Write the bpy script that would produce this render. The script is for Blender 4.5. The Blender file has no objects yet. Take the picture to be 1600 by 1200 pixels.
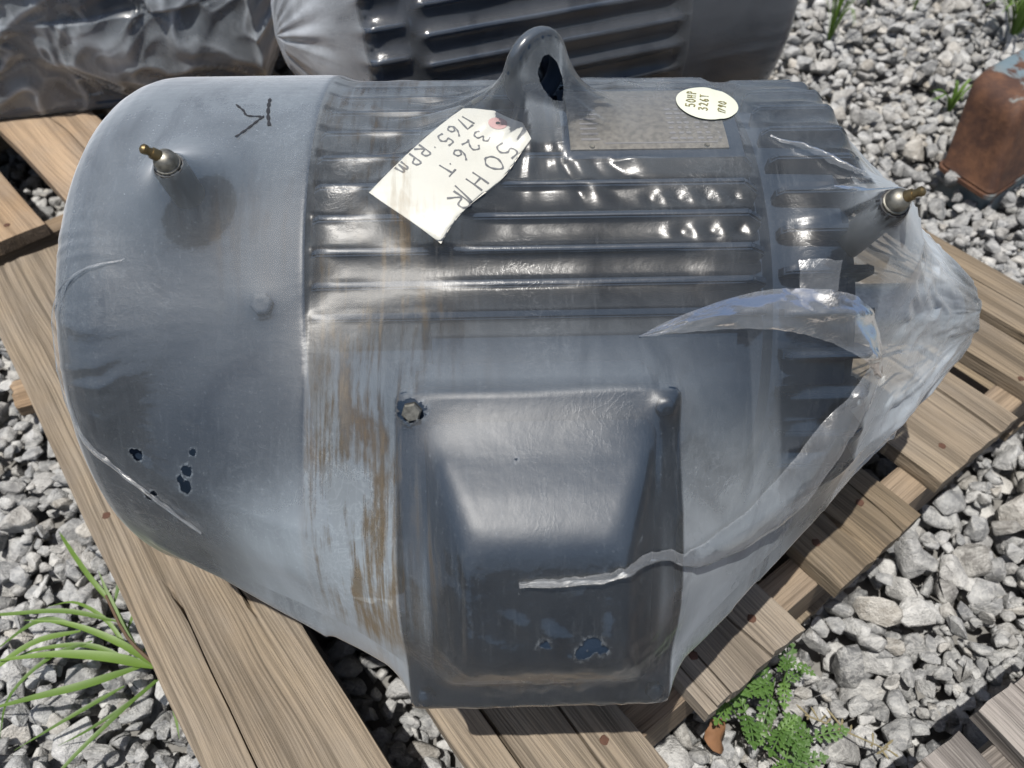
import bpy, bmesh, math, random
import numpy as np
from mathutils import Vector, Matrix
from mathutils.bvhtree import BVHTree

scene = bpy.context.scene
rad = math.radians

# ---------------------------------------------------------------- camera
cam_d = bpy.data.cameras.new("camera")
cam = bpy.data.objects.new("camera", cam_d)
scene.collection.objects.link(cam)
scene.camera = cam
cam.location = (0, 0, 0.835)
cam.rotation_euler = (rad(90 - 49), 0, 0)
cam_d.sensor_width = 36
cam_d.lens = 27.2
cam_d.clip_start = 0.02
cam_d.clip_end = 400
cam_d.dof.use_dof = True
cam_d.dof.focus_distance = 0.56
cam_d.dof.aperture_fstop = 9.0

# ---------------------------------------------------------------- sky and sun
SUN = Vector((-0.17, -0.20, 1.0)).normalized()        # direction towards the sun
world = bpy.data.worlds.new("World")
scene.world = world
world.use_nodes = True
wn = world.node_tree
wn.nodes.clear()
wo = wn.nodes.new("ShaderNodeOutputWorld")
wb = wn.nodes.new("ShaderNodeBackground")
sky = wn.nodes.new("ShaderNodeTexSky")
sky.sky_type = 'NISHITA'
sky.sun_disc = False
sky.sun_elevation = math.asin(SUN.z)
sky.sun_rotation = math.atan2(SUN.x, SUN.y)
sky.air_density = 1.0
sky.dust_density = 2.5
sky.ozone_density = 1.0
wb.inputs["Strength"].default_value = 0.085
wn.links.new(sky.outputs[0], wb.inputs[0])
wn.links.new(wb.outputs[0], wo.inputs[0])

sun_d = bpy.data.lights.new("sun", 'SUN')
sun_d.energy = 5.0
sun_d.angle = rad(0.53)
sun_d.color = (1.0, 0.96, 0.90)
sun = bpy.data.objects.new("sun", sun_d)
scene.collection.objects.link(sun)
sun.rotation_euler = SUN.to_track_quat('Z', 'Y').to_euler()
sun.location = (-1, -1.5, 4)

vs = scene.view_settings
vs.view_transform = 'Standard'
vs.look = 'None'
vs.exposure = 0.15
vs.gamma = 1.0
vs.use_curve_mapping = False
cy = scene.cycles
cy.use_denoising = True
cy.max_bounces = 10
cy.diffuse_bounces = 3
cy.glossy_bounces = 4
cy.transmission_bounces = 6
cy.transparent_max_bounces = 24
cy.caustics_reflective = False
cy.caustics_refractive = False
cy.sample_clamp_indirect = 6.0

# ---------------------------------------------------------------- helpers
col = scene.collection
rng = random.Random(7)


def tag(o, label=None, cat=None, group=None, kind=None):
    if label: o["label"] = label
    if cat: o["category"] = cat
    if group: o["group"] = group
    if kind: o["kind"] = kind
    return o


def empty(name, loc=(0, 0, 0), rz=0.0):
    o = bpy.data.objects.new(name, None)
    o.empty_display_size = 0.05
    col.objects.link(o)
    o.location = loc
    o.rotation_euler = (0, 0, rz)
    return o


def link_mesh(name, me, parent=None, mat=None):
    o = bpy.data.objects.new(name, me)
    col.objects.link(o)
    if mat is not None and not me.materials:
        me.materials.append(mat)
    if parent is not None:
        o.parent = parent
    return o


def mesh_np(name, V, F, mat=None, parent=None, smooth=False):
    me = bpy.data.meshes.new(name)
    me.from_pydata([tuple(map(float, v)) for v in V], [], [tuple(int(i) for i in f) for f in F])
    if smooth:
        me.shade_smooth()
    me.update()
    return link_mesh(name, me, parent, mat)


def quads_np(name, V, Q, mat=None, parent=None, smooth=True, tris=None):
    """fast mesh from numpy arrays: V (n,3), Q (m,4)"""
    me = bpy.data.meshes.new(name)
    V = np.asarray(V, dtype=np.float32)
    k = Q.shape[1]
    me.vertices.add(len(V))
    me.vertices.foreach_set("co", V.ravel())
    me.loops.add(Q.size)
    me.loops.foreach_set("vertex_index", Q.ravel().astype(np.int32))
    me.polygons.add(len(Q))
    me.polygons.foreach_set("loop_start", np.arange(0, Q.size, k, dtype=np.int32))
    me.polygons.foreach_set("loop_total", np.full(len(Q), k, dtype=np.int32))
    me.update(calc_edges=True)
    me.validate()
    if smooth:
        me.shade_smooth()
    return link_mesh(name, me, parent, mat)


def bm_obj(name, bm, mat=None, parent=None, smooth=False, angle=None):
    me = bpy.data.meshes.new(name)
    bmesh.ops.recalc_face_normals(bm, faces=bm.faces)
    bm.to_mesh(me)
    bm.free()
    if smooth:
        me.shade_smooth()
        if angle is not None:
            try:
                me.set_sharp_from_angle(angle=rad(angle))
            except Exception:
                pass
    return link_mesh(name, me, parent, mat)


def lathe(profile, segs=96, a0=0.0, a1=360.0, caps=(True, True)):
    """profile of (x, r) turned about the X axis -> V, F"""
    V, F = [], []
    full = abs(a1 - a0) >= 359.9
    n = segs if full else segs + 1
    for (x, r) in profile:
        for j in range(n):
            a = rad(a0 + (a1 - a0) * j / segs)
            V.append((x, -r * math.cos(a), r * math.sin(a)))
    for i in range(len(profile) - 1):
        for j in range(segs):
            k = (j + 1) % n
            F.append((i * n + j, (i + 1) * n + j, (i + 1) * n + k, i * n + k))
    if full and caps[0]:
        F.append(tuple(range(n - 1, -1, -1)))
    if full and caps[1]:
        b = (len(profile) - 1) * n
        F.append(tuple(b + j for j in range(n)))
    return V, F


def tube(path, radii, segs=10, closed=False, cap=True):
    """tube along a list of points -> V, F"""
    P = [Vector(p) for p in path]
    n = len(P)
    if not hasattr(radii, '__len__'):
        radii = [radii] * n
    V, F = [], []
    up = Vector((0.31, 0.22, 0.92))
    for i in range(n):
        if closed:
            t = P[(i + 1) % n] - P[i - 1]
        else:
            t = P[min(i + 1, n - 1)] - P[max(i - 1, 0)]
        t.normalize()
        u = up - t * up.dot(t)
        if u.length < 1e-4:
            u = Vector((1, 0, 0)) - t * t.x
        u.normalize()
        w = t.cross(u)
        up = u
        for j in range(segs):
            a = 2 * math.pi * j / segs
            V.append(tuple(P[i] + (u * math.cos(a) + w * math.sin(a)) * radii[i]))
    m = n if closed else n - 1
    for i in range(m):
        i2 = (i + 1) % n
        for j in range(segs):
            k = (j + 1) % segs
            F.append((i * segs + j, i * segs + k, i2 * segs + k, i2 * segs + j))
    if not closed and cap:
        F.append(tuple(range(segs - 1, -1, -1)))
        F.append(tuple((n - 1) * segs + j for j in range(segs)))
    return V, F


def box_bm(x0, x1, y0, y1, z0, z1, bevel=0.0, seg=2):
    bm = bmesh.new()
    bmesh.ops.create_cube(bm, size=1.0)
    for v in bm.verts:
        v.co = Vector(((x0 + x1) / 2 + v.co.x * (x1 - x0), (y0 + y1) / 2 + v.co.y * (y1 - y0),
                       (z0 + z1) / 2 + v.co.z * (z1 - z0)))
    if bevel > 0:
        bmesh.ops.bevel(bm, geom=bm.edges[:], offset=bevel, segments=seg, affect='EDGES', profile=0.6)
    return bm


class N2:
    """cheap smooth value noise on numpy arrays"""
    def __init__(self, seed, n=256):
        self.g = np.random.RandomState(seed).rand(n, n) * 2 - 1
        self.n = n

    def __call__(self, u, v):
        n = self.n
        iu = np.floor(u).astype(int)
        iv = np.floor(v).astype(int)
        fu = u - iu
        fv = v - iv
        fu = fu * fu * (3 - 2 * fu)
        fv = fv * fv * (3 - 2 * fv)
        g = self.g
        a = g[iu % n, iv % n]
        b = g[(iu + 1) % n, iv % n]
        c = g[iu % n, (iv + 1) % n]
        d = g[(iu + 1) % n, (iv + 1) % n]
        return (a * (1 - fu) + b * fu) * (1 - fv) + (c * (1 - fu) + d * fu) * fv


def smoothstep(a, b, x):
    t = np.clip((x - a) / (b - a), 0, 1)
    return t * t * (3 - 2 * t)


# ---------------------------------------------------------------- materials
class NT:
    def __init__(self, name):
        self.m = bpy.data.materials.new(name)
        self.m.use_nodes = True
        self.t = self.m.node_tree
        self.t.nodes.clear()
        self.out = self.t.nodes.new("ShaderNodeOutputMaterial")

    def n(self, kind, **kw):
        nd = self.t.nodes.new("ShaderNode" + kind)
        for k, v in kw.items():
            setattr(nd, k, v)
        return nd

    def l(self, a, b):
        self.t.links.new(a, b)

    def set(self, sock, v):
        if isinstance(v, bpy.types.NodeSocket):
            self.l(v, sock)
        else:
            sock.default_value = v

    def math(self, op, a, b=None, c=None, clamp=False):
        nd = self.n("Math", operation=op)
        nd.use_clamp = clamp
        self.set(nd.inputs[0], a)
        if b is not None: self.set(nd.inputs[1], b)
        if c is not None: self.set(nd.inputs[2], c)
        return nd.outputs[0]

    def map(self, vec, scale=(1, 1, 1), loc=(0, 0, 0), rot=(0, 0, 0)):
        nd = self.n("Mapping")
        self.l(vec, nd.inputs["Vector"])
        nd.inputs["Scale"].default_value = scale
        nd.inputs["Location"].default_value = loc
        nd.inputs["Rotation"].default_value = rot
        return nd.outputs[0]

    def noise(self, vec, scale=5, detail=4, rough=0.55, dist=0.0):
        nd = self.n("TexNoise")
        if vec is not None: self.l(vec, nd.inputs["Vector"])
        nd.inputs["Scale"].default_value = scale
        nd.inputs["Detail"].default_value = detail
        nd.inputs["Roughness"].default_value = rough
        nd.inputs["Distortion"].default_value = dist
        return nd.outputs["Fac"]

    def ramp(self, fac, stops):
        nd = self.n("ValToRGB")
        self.l(fac, nd.inputs[0])
        el = nd.color_ramp.elements
        while len(el) > 1:
            el.remove(el[-1])
        el[0].position = stops[0][0]
        el[0].color = self._c(stops[0][1])
        for p, c in stops[1:]:
            e = el.new(p)
            e.color = self._c(c)
        return nd.outputs[0]

    @staticmethod
    def _c(c):
        if not hasattr(c, '__len__'):
            return (c, c, c, 1)
        return (*c, 1) if len(c) == 3 else c

    def mixc(self, fac, a, b, blend='MIX'):
        nd = self.n("Mix", data_type='RGBA', blend_type=blend)
        self.set(nd.inputs[0], fac)
        for s, v in ((nd.inputs[6], a), (nd.inputs[7], b)):
            if isinstance(v, bpy.types.NodeSocket):
                self.l(v, s)
            else:
                s.default_value = self._c(v)
        return nd.outputs[2]

    def bump(self, h, strength=0.3, dist=0.01, normal=None):
        nd = self.n("Bump")
        self.l(h, nd.inputs["Height"])
        nd.inputs["Strength"].default_value = strength
        nd.inputs["Distance"].default_value = dist
        if normal is not None:
            self.l(normal, nd.inputs["Normal"])
        return nd.outputs[0]

    def principled(self, color, rough=0.5, metallic=0.0, normal=None, spec=0.5, **kw):
        p = self.n("BsdfPrincipled")
        if isinstance(color, bpy.types.NodeSocket):
            self.l(color, p.inputs["Base Color"])
        else:
            p.inputs["Base Color"].default_value = self._c(color)
        self.set(p.inputs["Roughness"], rough)
        self.set(p.inputs["Metallic"], metallic)
        p.inputs["Specular IOR Level"].default_value = spec
        if normal is not None:
            self.l(normal, p.inputs["Normal"])
        for k, v in kw.items():
            self.set(p.inputs[k], v)
        self.l(p.outputs[0], self.out.inputs[0])
        return p

    def obj(self):
        return self.n("TexCoord").outputs["Object"]

    def pos(self):
        return self.n("NewGeometry").outputs["Position"]

    def attr(self, name, kind='GEOMETRY'):
        a = self.n("Attribute")
        a.attribute_type = kind
        a.attribute_name = name
        return a.outputs["Fac"]


def mat_paint(name="slate_paint", c0=(0.0115, 0.020, 0.035), c1=(0.019, 0.031, 0.051)):
    t = NT(name)
    o = t.obj()
    n1 = t.noise(o, 9, 5)
    c = t.mixc(n1, c0, c1)
    n2 = t.noise(o, 160, 3)
    spots = t.ramp(t.noise(o, 34, 6, 0.7), [(0.62, 0), (0.72, 1)])
    c = t.mixc(t.math('MULTIPLY', spots, 0.35), c, (0.06, 0.068, 0.078))
    n4 = t.noise(o, 420, 3)
    t.principled(c, t.math('MULTIPLY_ADD', n1, 0.25, 0.48), normal=t.bump(t.math('ADD', n2, t.math('MULTIPLY', n4, 0.5)), 0.22, 0.002), spec=0.12)
    return t.m


def mat_metal(name, color, rough=0.35, dirt=0.4):
    t = NT(name)
    o = t.obj()
    n1 = t.noise(o, 240, 5)
    c = t.mixc(t.math('MULTIPLY', t.ramp(n1, [(0.4, 0), (0.65, 1)]), dirt), color, tuple(x * 0.25 for x in color))
    t.principled(c, rough, metallic=0.9, normal=t.bump(n1, 0.15, 0.001))
    return t.m


def mat_flat(name, color, rough=0.7, var=0.15, scale=60):
    t = NT(name)
    o = t.obj()
    n1 = t.noise(o, scale, 4)
    c = t.mixc(n1, tuple(x * (1 - var) for x in color), tuple(min(1, x * (1 + var)) for x in color))
    t.principled(c, rough, normal=t.bump(n1, 0.1, 0.001))
    return t.m


def mat_wood(name, light, mid, dark, grain=1.0, grey=(0.27, 0.245, 0.215)):
    t = NT(name)
    o = t.obj()
    rnd = t.n("ObjectInfo").outputs["Random"]
    off = t.n("CombineXYZ")
    t.l(t.math('MULTIPLY', rnd, 37.0), off.inputs[0])
    t.l(t.math('MULTIPLY', rnd, 91.0), off.inputs[1])
    add = t.n("VectorMath", operation='ADD')
    t.l(o, add.inputs[0])
    t.l(off.outputs[0], add.inputs[1])
    v = add.outputs[0]
    warp = t.noise(t.map(v, (1.6, 7, 7)), 1.0, 3)
    wv = t.n("VectorMath", operation='ADD')
    cw = t.n("CombineXYZ")
    t.l(t.math('MULTIPLY', warp, 0.035), cw.inputs[1])
    t.l(v, wv.inputs[0])
    t.l(cw.outputs[0], wv.inputs[1])
    w = wv.outputs[0]
    fib = t.noise(t.map(w, (7.0, 520, 200)), 1.0, 4, 0.6)            # fine raised fibres
    ring = t.noise(t.map(w, (1.1, 120, 40)), 1.0, 4, 0.55)           # growth rings
    band = t.noise(t.map(w, (1.8, 22, 12)), 1.0, 3, 0.5)             # broad tone
    blot = t.noise(t.map(v, (9, 14, 14)), 1.0, 6, 0.65)              # weather blotches
    c = t.ramp(band, [(0.34, dark), (0.46, mid), (0.62, light)])
    c = t.mixc(t.math('MULTIPLY', t.ramp(blot, [(0.42, 0), (0.66, 1)]), 0.55), c, grey)
    c = t.mixc(t.math('MULTIPLY', t.ramp(ring, [(0.34, 1), (0.50, 0)]), 0.50 * grain), c, tuple(x * 0.55 for x in dark))
    c = t.mixc(t.math('MULTIPLY', t.ramp(fib, [(0.36, 1), (0.52, 0)]), 0.50 * grain), c, tuple(x * 0.5 for x in dark))
    c = t.mixc(t.math('MULTIPLY', t.ramp(fib, [(0.56, 0), (0.70, 1)]), 0.35), c, tuple(min(1, x * 1.45) for x in light))
    tone = t.math('MULTIPLY_ADD', rnd, 0.34, 0.84)
    hsv = t.n("HueSaturation")
    t.l(c, hsv.inputs["Color"])
    t.l(tone, hsv.inputs["Value"])
    t.l(t.math('MULTIPLY_ADD', rnd, -0.3, 1.05), hsv.inputs["Saturation"])
    h = t.math('ADD', t.math('MULTIPLY', fib, 0.7), t.math('MULTIPLY', ring, 0.9))
    t.principled(hsv.outputs[0], 0.82, normal=t.bump(h, 0.8, 0.004), spec=0.25)
    return t.m


def mat_stone():
    t = NT("limestone")
    p = t.pos()
    tone = t.math('ADD', t.attr("tone"), t.attr("tone", 'OBJECT'))
    warm = t.math('ADD', t.attr("warm"), t.attr("warm", 'OBJECT'))
    n1 = t.noise(p, 70, 6, 0.62)
    n2 = t.noise(p, 420, 4, 0.6)
    base = t.ramp(tone, [(0.0, (0.13, 0.134, 0.138)), (0.3, (0.225, 0.231, 0.237)), (0.7, (0.335, 0.341, 0.344)), (1.0, (0.52, 0.52, 0.51))])
    base = t.mixc(t.math('MULTIPLY', warm, 0.75), base, (0.46, 0.40, 0.31))
    c = t.mixc(t.ramp(n1, [(0.38, 0), (0.62, 1)]), t.mixc(0.35, base, (0.07, 0.07, 0.072)), t.mixc(0.38, base, (0.56, 0.56, 0.54)))
    vein = t.ramp(t.noise(t.map(p, (26, 55, 40), rot=(0.4, 0.7, 0.2)), 1.0, 5, 0.7, 1.2), [(0.47, 0), (0.5, 1), (0.53, 0)])
    c = t.mixc(t.math('MULTIPLY', vein, 0.42), c, (0.62, 0.61, 0.58))
    dk = t.ramp(n2, [(0.30, 1), (0.45, 0)])
    c = t.mixc(t.math('MULTIPLY', dk, 0.35), c, (0.10, 0.10, 0.10))
    h = t.math('ADD', n1, t.math('MULTIPLY', n2, 0.35))
    t.principled(c, 0.75, normal=t.bump(h, 0.8, 0.008), spec=0.35)
    return t.m


def mat_film(name, haze=1.0, base=0.02, dirt=True, rough=0.15, tint=(0.96, 0.975, 0.98), bump=0.25):
    """thin polythene: clear with a scattering haze, glossy, scuffed where 'matte' says so"""
    t = NT(name)
    uv = t.n("UVMap").outputs[0]
    hz, dust, rim, matte = t.attr("haze"), t.attr("dust"), t.attr("rim"), t.attr("matte")
    smudge = t.noise(t.map(uv, (14, 10, 1)), 1.0, 6, 0.6, 0.8)
    scuff = t.noise(t.map(uv, (330, 36, 1)), 1.0, 4, 0.7)
    grit = t.noise(uv, 520, 3, 0.6)
    fleck = t.ramp(grit, [(0.62, 0), (0.70, 1)])
    # tension creases: thin ridged lines at two scales
    cr1 = t.ramp(t.noise(t.map(uv, (40, 62, 1)), 1.0, 4, 0.6, 2.0), [(0.475, 0), (0.5, 1), (0.525, 0)])
    cr2 = t.ramp(t.noise(t.map(uv, (95, 60, 1), rot=(0, 0, 0.6)), 1.0, 3, 0.6, 1.2), [(0.47, 0), (0.5, 1), (0.53, 0)])
    area = t.ramp(t.noise(t.map(uv, (9, 9, 1)), 1.0, 3, 0.5), [(0.48, 0), (0.62, 1)])
    lines = t.math('MULTIPLY', t.math('ADD', cr1, t.math('MULTIPLY', cr2, 0.7)), area)
    smk = t.ramp(smudge, [(0.30, 0.40), (0.48, 0.8), (0.68, 1.0)])
    a = t.math('MULTIPLY', t.math('ADD', hz, base), t.math('MULTIPLY', smk, 1.3))
    a = t.math('ADD', a, t.math('MULTIPLY', t.ramp(scuff, [(0.55, 0), (0.8, 1)]), 0.045))
    a = t.math('ADD', a, t.math('MULTIPLY', fleck, t.math('MULTIPLY_ADD', matte, 0.09, 0.02)))
    a = t.math('ADD', a, t.math('MULTIPLY', lines, t.math('MULTIPLY_ADD', hz, 0.15, 0.03)))
    a = t.math('ADD', a, t.math('MULTIPLY', rim, t.ramp(grit, [(0.45, 0.0), (0.6, 0.14)])))
    lw = t.n("LayerWeight")
    lw.inputs["Blend"].default_value = 0.35
    a = t.math('MULTIPLY', a, t.math('MULTIPLY_ADD', lw.outputs["Facing"], 1.1, 0.8))
    a = t.math('MULTIPLY', a, haze, clamp=True)
    colr = t.mixc(t.math('MULTIPLY', matte, 1.0, clamp=True), tint, (0.74, 0.88, 1.0))  # plastic is neutral; blue of the sky is put into its colour here
    if dirt:
        st = t.noise(t.map(uv, (170, 10, 1)), 1.0, 6, 0.70, 0.3)
        st2 = t.noise(t.map(uv, (24, 15, 1)), 1.0, 6, 0.68, 0.4)
        dm = t.math('MULTIPLY', dust, t.ramp(t.math('MULTIPLY_ADD', st, 0.6, t.math('MULTIPLY', st2, 0.55)),
                                             [(0.555, 0), (0.74, 1)]))
        tan = t.ramp(st2, [(0.40, (0.36, 0.335, 0.30)), (0.55, (0.42, 0.35, 0.25)), (0.70, (0.40, 0.275, 0.13))])
        colr = t.mixc(t.math('MULTIPLY', dm, 2.2, clamp=True), colr, tan)
        a = t.math('MAXIMUM', a, t.math('MULTIPLY', dm, 0.36))
    nb = t.math('ADD', t.math('MULTIPLY', smudge, 0.5), t.math('MULTIPLY', t.noise(t.map(uv, (70, 120, 1)), 1.0, 3, 0.5), 0.22))
    nb = t.math('ADD', nb, t.math('MULTIPLY', lines, 0.055))
    nb = t.math('ADD', nb, t.math('MULTIPLY', grit, 0.025))
    bp = t.bump(nb, bump, 0.006)
    tr = t.n("BsdfTransparent")
    tr.inputs[0].default_value = (0.93, 0.95, 0.965, 1)
    df = t.n("BsdfDiffuse")
    t.l(colr, df.inputs[0])
    t.l(bp, df.inputs["Normal"])
    tl = t.n("BsdfTranslucent")
    t.l(colr, tl.inputs[0])
    mx = t.n("MixShader")
    mx.inputs[0].default_value = 0.38
    t.l(df.outputs[0], mx.inputs[1])
    t.l(tl.outputs[0], mx.inputs[2])
    body = t.n("MixShader")
    t.l(a, body.inputs[0])
    t.l(tr.outputs[0], body.inputs[1])
    t.l(mx.outputs[0], body.inputs[2])
    gl = t.n("BsdfGlossy")
    gl.inputs["Color"].default_value = (1, 1, 1, 1)
    ro = t.math('ADD', t.math('MULTIPLY_ADD', smudge, 0.16, rough - 0.06), t.math('MULTIPLY', matte, 0.34))
    t.l(ro, gl.inputs["Roughness"])
    t.l(bp, gl.inputs["Normal"])
    fr = t.n("Fresnel")
    fr.inputs["IOR"].default_value = 1.45
    t.l(bp, fr.inputs["Normal"])
    top = t.n("MixShader")
    t.l(fr.outputs[0], top.inputs[0])
    t.l(body.outputs[0], top.inputs[1])
    t.l(gl.outputs[0], top.inputs[2])
    # real openings: the film simply ends where the cut field says so
    cut = t.attr("cut")
    ragged = t.math('ADD', t.math('MULTIPLY', t.noise(uv, 190, 2, 0.6), 0.7), t.math('MULTIPLY', t.noise(uv, 560, 3, 0.6), 0.30))
    op = t.math('GREATER_THAN', t.math('ADD', cut, t.math('MULTIPLY_ADD', ragged, 0.8, -0.42)), 0.5)
    gone = t.n("BsdfTransparent")
    fin = t.n("MixShader")
    t.l(op, fin.inputs[0])
    t.l(top.outputs[0], fin.inputs[1])
    t.l(gone.outputs[0], fin.inputs[2])
    t.l(fin.outputs[0], t.out.inputs[0])
    return t.m


def mat_leaf(name, c0, c1):
    t = NT(name)
    o = t.obj()
    rnd = t.n("ObjectInfo").outputs["Random"]
    c = t.mixc(t.math('MULTIPLY_ADD', t.noise(o, 45, 4), 0.5, t.math('MULTIPLY', rnd, 0.6)), c0, c1)
    p = t.n("BsdfPrincipled")
    t.l(c, p.inputs["Base Color"])
    p.inputs["Roughness"].default_value = 0.5
    tl = t.n("BsdfTranslucent")
    t.l(c, tl.inputs[0])
    mx = t.n("MixShader")
    mx.inputs[0].default_value = 0.3
    t.l(p.outputs[0], mx.inputs[1])
    t.l(tl.outputs[0], mx.inputs[2])
    t.l(mx.outputs[0], t.out.inputs[0])
    return t.m


def mat_rust():
    t = NT("rusted_paint")
    o = t.obj()
    n1 = t.noise(o, 14, 6, 0.65, 0.5)
    n2 = t.noise(o, 120, 5, 0.7)
    n3 = t.noise(o, 26, 5, 0.65)
    rust = t.mixc(t.ramp(n3, [(0.4, 0), (0.62, 1)]), t.mixc(n2, (0.030, 0.014, 0.010), (0.075, 0.032, 0.018)), t.mixc(n2, (0.07, 0.030, 0.016), (0.15, 0.070, 0.035)))
    grey = t.mixc(n2, (0.12, 0.13, 0.125), (0.20, 0.21, 0.20))
    blue = t.mixc(n2, (0.10, 0.15, 0.18), (0.16, 0.20, 0.22))
    paint = t.mixc(t.ramp(t.noise(o, 5, 2), [(0.45, 0), (0.55, 1)]), grey, blue)
    edge = t.attr("edge")
    m = t.ramp(t.math('ADD', t.math('MULTIPLY', edge, 0.5), t.math('MULTIPLY', n1, 0.85)), [(0.50, 0), (0.56, 1)])
    c = t.mixc(m, paint, rust)
    t.principled(c, t.math('MULTIPLY_ADD', m, 0.3, 0.45), normal=t.bump(t.math('ADD', n2, m), 0.4, 0.003))
    return t.m


M = {}
M['paint'] = mat_paint()
M['paint2'] = mat_paint("blue_slate_paint", (0.020, 0.034, 0.060), (0.034, 0.052, 0.082))
M['black'] = mat_flat("black_iron", (0.018, 0.018, 0.02), 0.5)
M['steel'] = mat_metal("dull_steel", (0.27, 0.26, 0.225), 0.5, 0.6)
M['brass'] = mat_metal("aged_brass", (0.22, 0.165, 0.085), 0.4, 0.5)
M['shaft'] = mat_metal("shaft_steel", (0.42, 0.41, 0.40), 0.4)
M['rustnail'] = mat_flat("rusty_nail", (0.075, 0.034, 0.020), 0.85, 0.5, 300)
M['wood'] = mat_wood("pallet_wood", (0.262, 0.205, 0.138), (0.220, 0.172, 0.118), (0.150, 0.118, 0.082), 1.25, (0.222, 0.190, 0.152))
M['wood_new'] = mat_wood("stringer_wood", (0.27, 0.20, 0.13), (0.215, 0.155, 0.10), (0.13, 0.092, 0.06), 0.8, (0.22, 0.18, 0.14))
M['wood_grey'] = mat_wood("weathered_wood", (0.27, 0.24, 0.215), (0.225, 0.20, 0.178), (0.14, 0.122, 0.108), 1.3)
M['wood_orange'] = mat_wood("orange_wood", (0.35, 0.235, 0.13), (0.28, 0.185, 0.10), (0.17, 0.11, 0.062), 0.8, (0.25, 0.20, 0.15))
M['stone'] = mat_stone()
M['soil'] = mat_flat("stone_dust", (0.17, 0.165, 0.155), 0.95, 0.4, 120)
M['film'] = mat_film("stretched_plastic", 1.0, 0.034, rough=0.25, tint=(0.82, 0.905, 0.98), bump=0.20)
M['film_edge'] = mat_film("folded_plastic", 1.0, 0.055, False, 0.22, (0.92, 0.96, 1.0), 0.22)
M['film_back'] = mat_film("clear_plastic", 1.0, 0.065, False, 0.20, (0.86, 0.92, 1.0), bump=0.2)
M['film_crumple'] = mat_film("crumpled_plastic", 1.0, 0.10, False, 0.24, (0.84, 0.92, 1.0), bump=0.2)
M['paper'] = mat_flat("tag_paper", (0.58, 0.56, 0.50), 0.8, 0.09, 45)
M['sticker'] = mat_flat("sticker_paper", (0.54, 0.56, 0.47), 0.6, 0.03, 40)
M['ink'] = mat_flat("grey_ink", (0.10, 0.10, 0.105), 0.7)
M['ink2'] = mat_flat("olive_ink", (0.17, 0.15, 0.05), 0.7)
M['pink'] = mat_flat("faded_red_patch", (0.55, 0.33, 0.31), 0.8)
M['plate'] = mat_metal("nameplate_metal", (0.27, 0.245, 0.21), 0.6, 0.5)
M['plate_ink'] = mat_flat("nameplate_print", (0.16, 0.15, 0.15), 0.7)
M['grass'] = mat_leaf("grass_blade", (0.05, 0.105, 0.016), (0.15, 0.25, 0.04))
M['weed'] = mat_leaf("weed_leaf", (0.05, 0.115, 0.022), (0.13, 0.24, 0.055))
M['stem'] = mat_flat("weed_stem", (0.09, 0.055, 0.03), 0.7)
M['drygrass'] = mat_flat("dry_straw", (0.20, 0.17, 0.095), 0.8)
M['deadleaf'] = mat_flat("dead_leaf", (0.19, 0.095, 0.045), 0.7, 0.4, 80)
M['rust'] = mat_rust()
# ---------------------------------------------------------------- ground and gravel
bm = bmesh.new()
bmesh.ops.create_grid(bm, x_segments=24, y_segments=24, size=150)
ground = bm_obj("ground", bm, M['soil'])
ground.location = (0, 40, -0.062)
tag(ground, kind="structure")

CAMZ, FPX, TH = 0.835, 1209.0, rad(49)


def in_view(p):
    """picture position (in a 1600 x 1200 frame) and depth of a point, to rank which stones show largest"""
    y, z = p[1], p[2] - CAMZ
    d = y * math.cos(TH) - z * math.sin(TH)
    u = y * math.sin(TH) + z * math.cos(TH)
    return 800 + FPX * p[0] / d, 600 - FPX * u / d, d


def inside(poly, x, y):
    c = False
    for i in range(len(poly)):
        (x1, y1), (x2, y2) = poly[i - 1], poly[i]
        if (y1 > y) != (y2 > y) and x < (x2 - x1) * (y - y1) / (y2 - y1) + x1:
            c = not c
    return c


def stone_mesh(seed, npts=16, bevel=0.055):
    r = random.Random(seed)
    bm = bmesh.new()
    sx, sy, sz = 1.0, r.uniform(0.62, 0.9), r.uniform(0.42, 0.72)
    for _ in range(npts):
        v = Vector((r.gauss(0, 1), r.gauss(0, 1), r.gauss(0, 1))).normalized()
        k = r.uniform(0.82, 1.12)
        # push towards a block so that faces stay flat and edges sharp
        m = max(abs(v.x), abs(v.y), abs(v.z))
        v = v * (0.55 + 0.45 / (m * 1.3)) * k
        bm.verts.new((v.x * sx, v.y * sy, v.z * sz))
    res = bmesh.ops.convex_hull(bm, input=bm.verts[:])
    bmesh.ops.delete(bm, geom=[v for v in bm.verts if not v.link_faces], context='VERTS')
    bmesh.ops.dissolve_limit(bm, angle_limit=rad(10), verts=bm.verts[:], edges=bm.edges[:])
    if bevel:
        bmesh.ops.bevel(bm, geom=bm.edges[:], offset=bevel, segments=1, affect='EDGES', profile=0.5)
    bmesh.ops.triangulate(bm, faces=bm.faces[:])
    for v in bm.verts:
        v.co += Vector((r.uniform(-1, 1), r.uniform(-1, 1), r.uniform(-1, 1))) * 0.018
    me = bpy.data.meshes.new("stone")
    bm.to_mesh(me)
    bm.free()
    me.materials.append(M['stone'])
    return me


STONES = [stone_mesh(100 + i) for i in range(22)]
SV = []
for me in STONES:
    v = np.empty(len(me.vertices) * 3, dtype=np.float32)
    me.vertices.foreach_get("co", v)
    f = np.empty(len(me.polygons) * 3, dtype=np.int32)
    me.loops.foreach_get("vertex_index", f)
    SV.append((v.reshape(-1, 3), f.reshape(-1, 3)))

GX0, GX1, GY0, GY1, GC = -2.1, 2.2, -0.45, 3.3, 0.01
H = np.full((int((GX1 - GX0) / GC), int((GY1 - GY0) / GC)), -0.062)
r = random.Random(11)
placed = []
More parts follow.
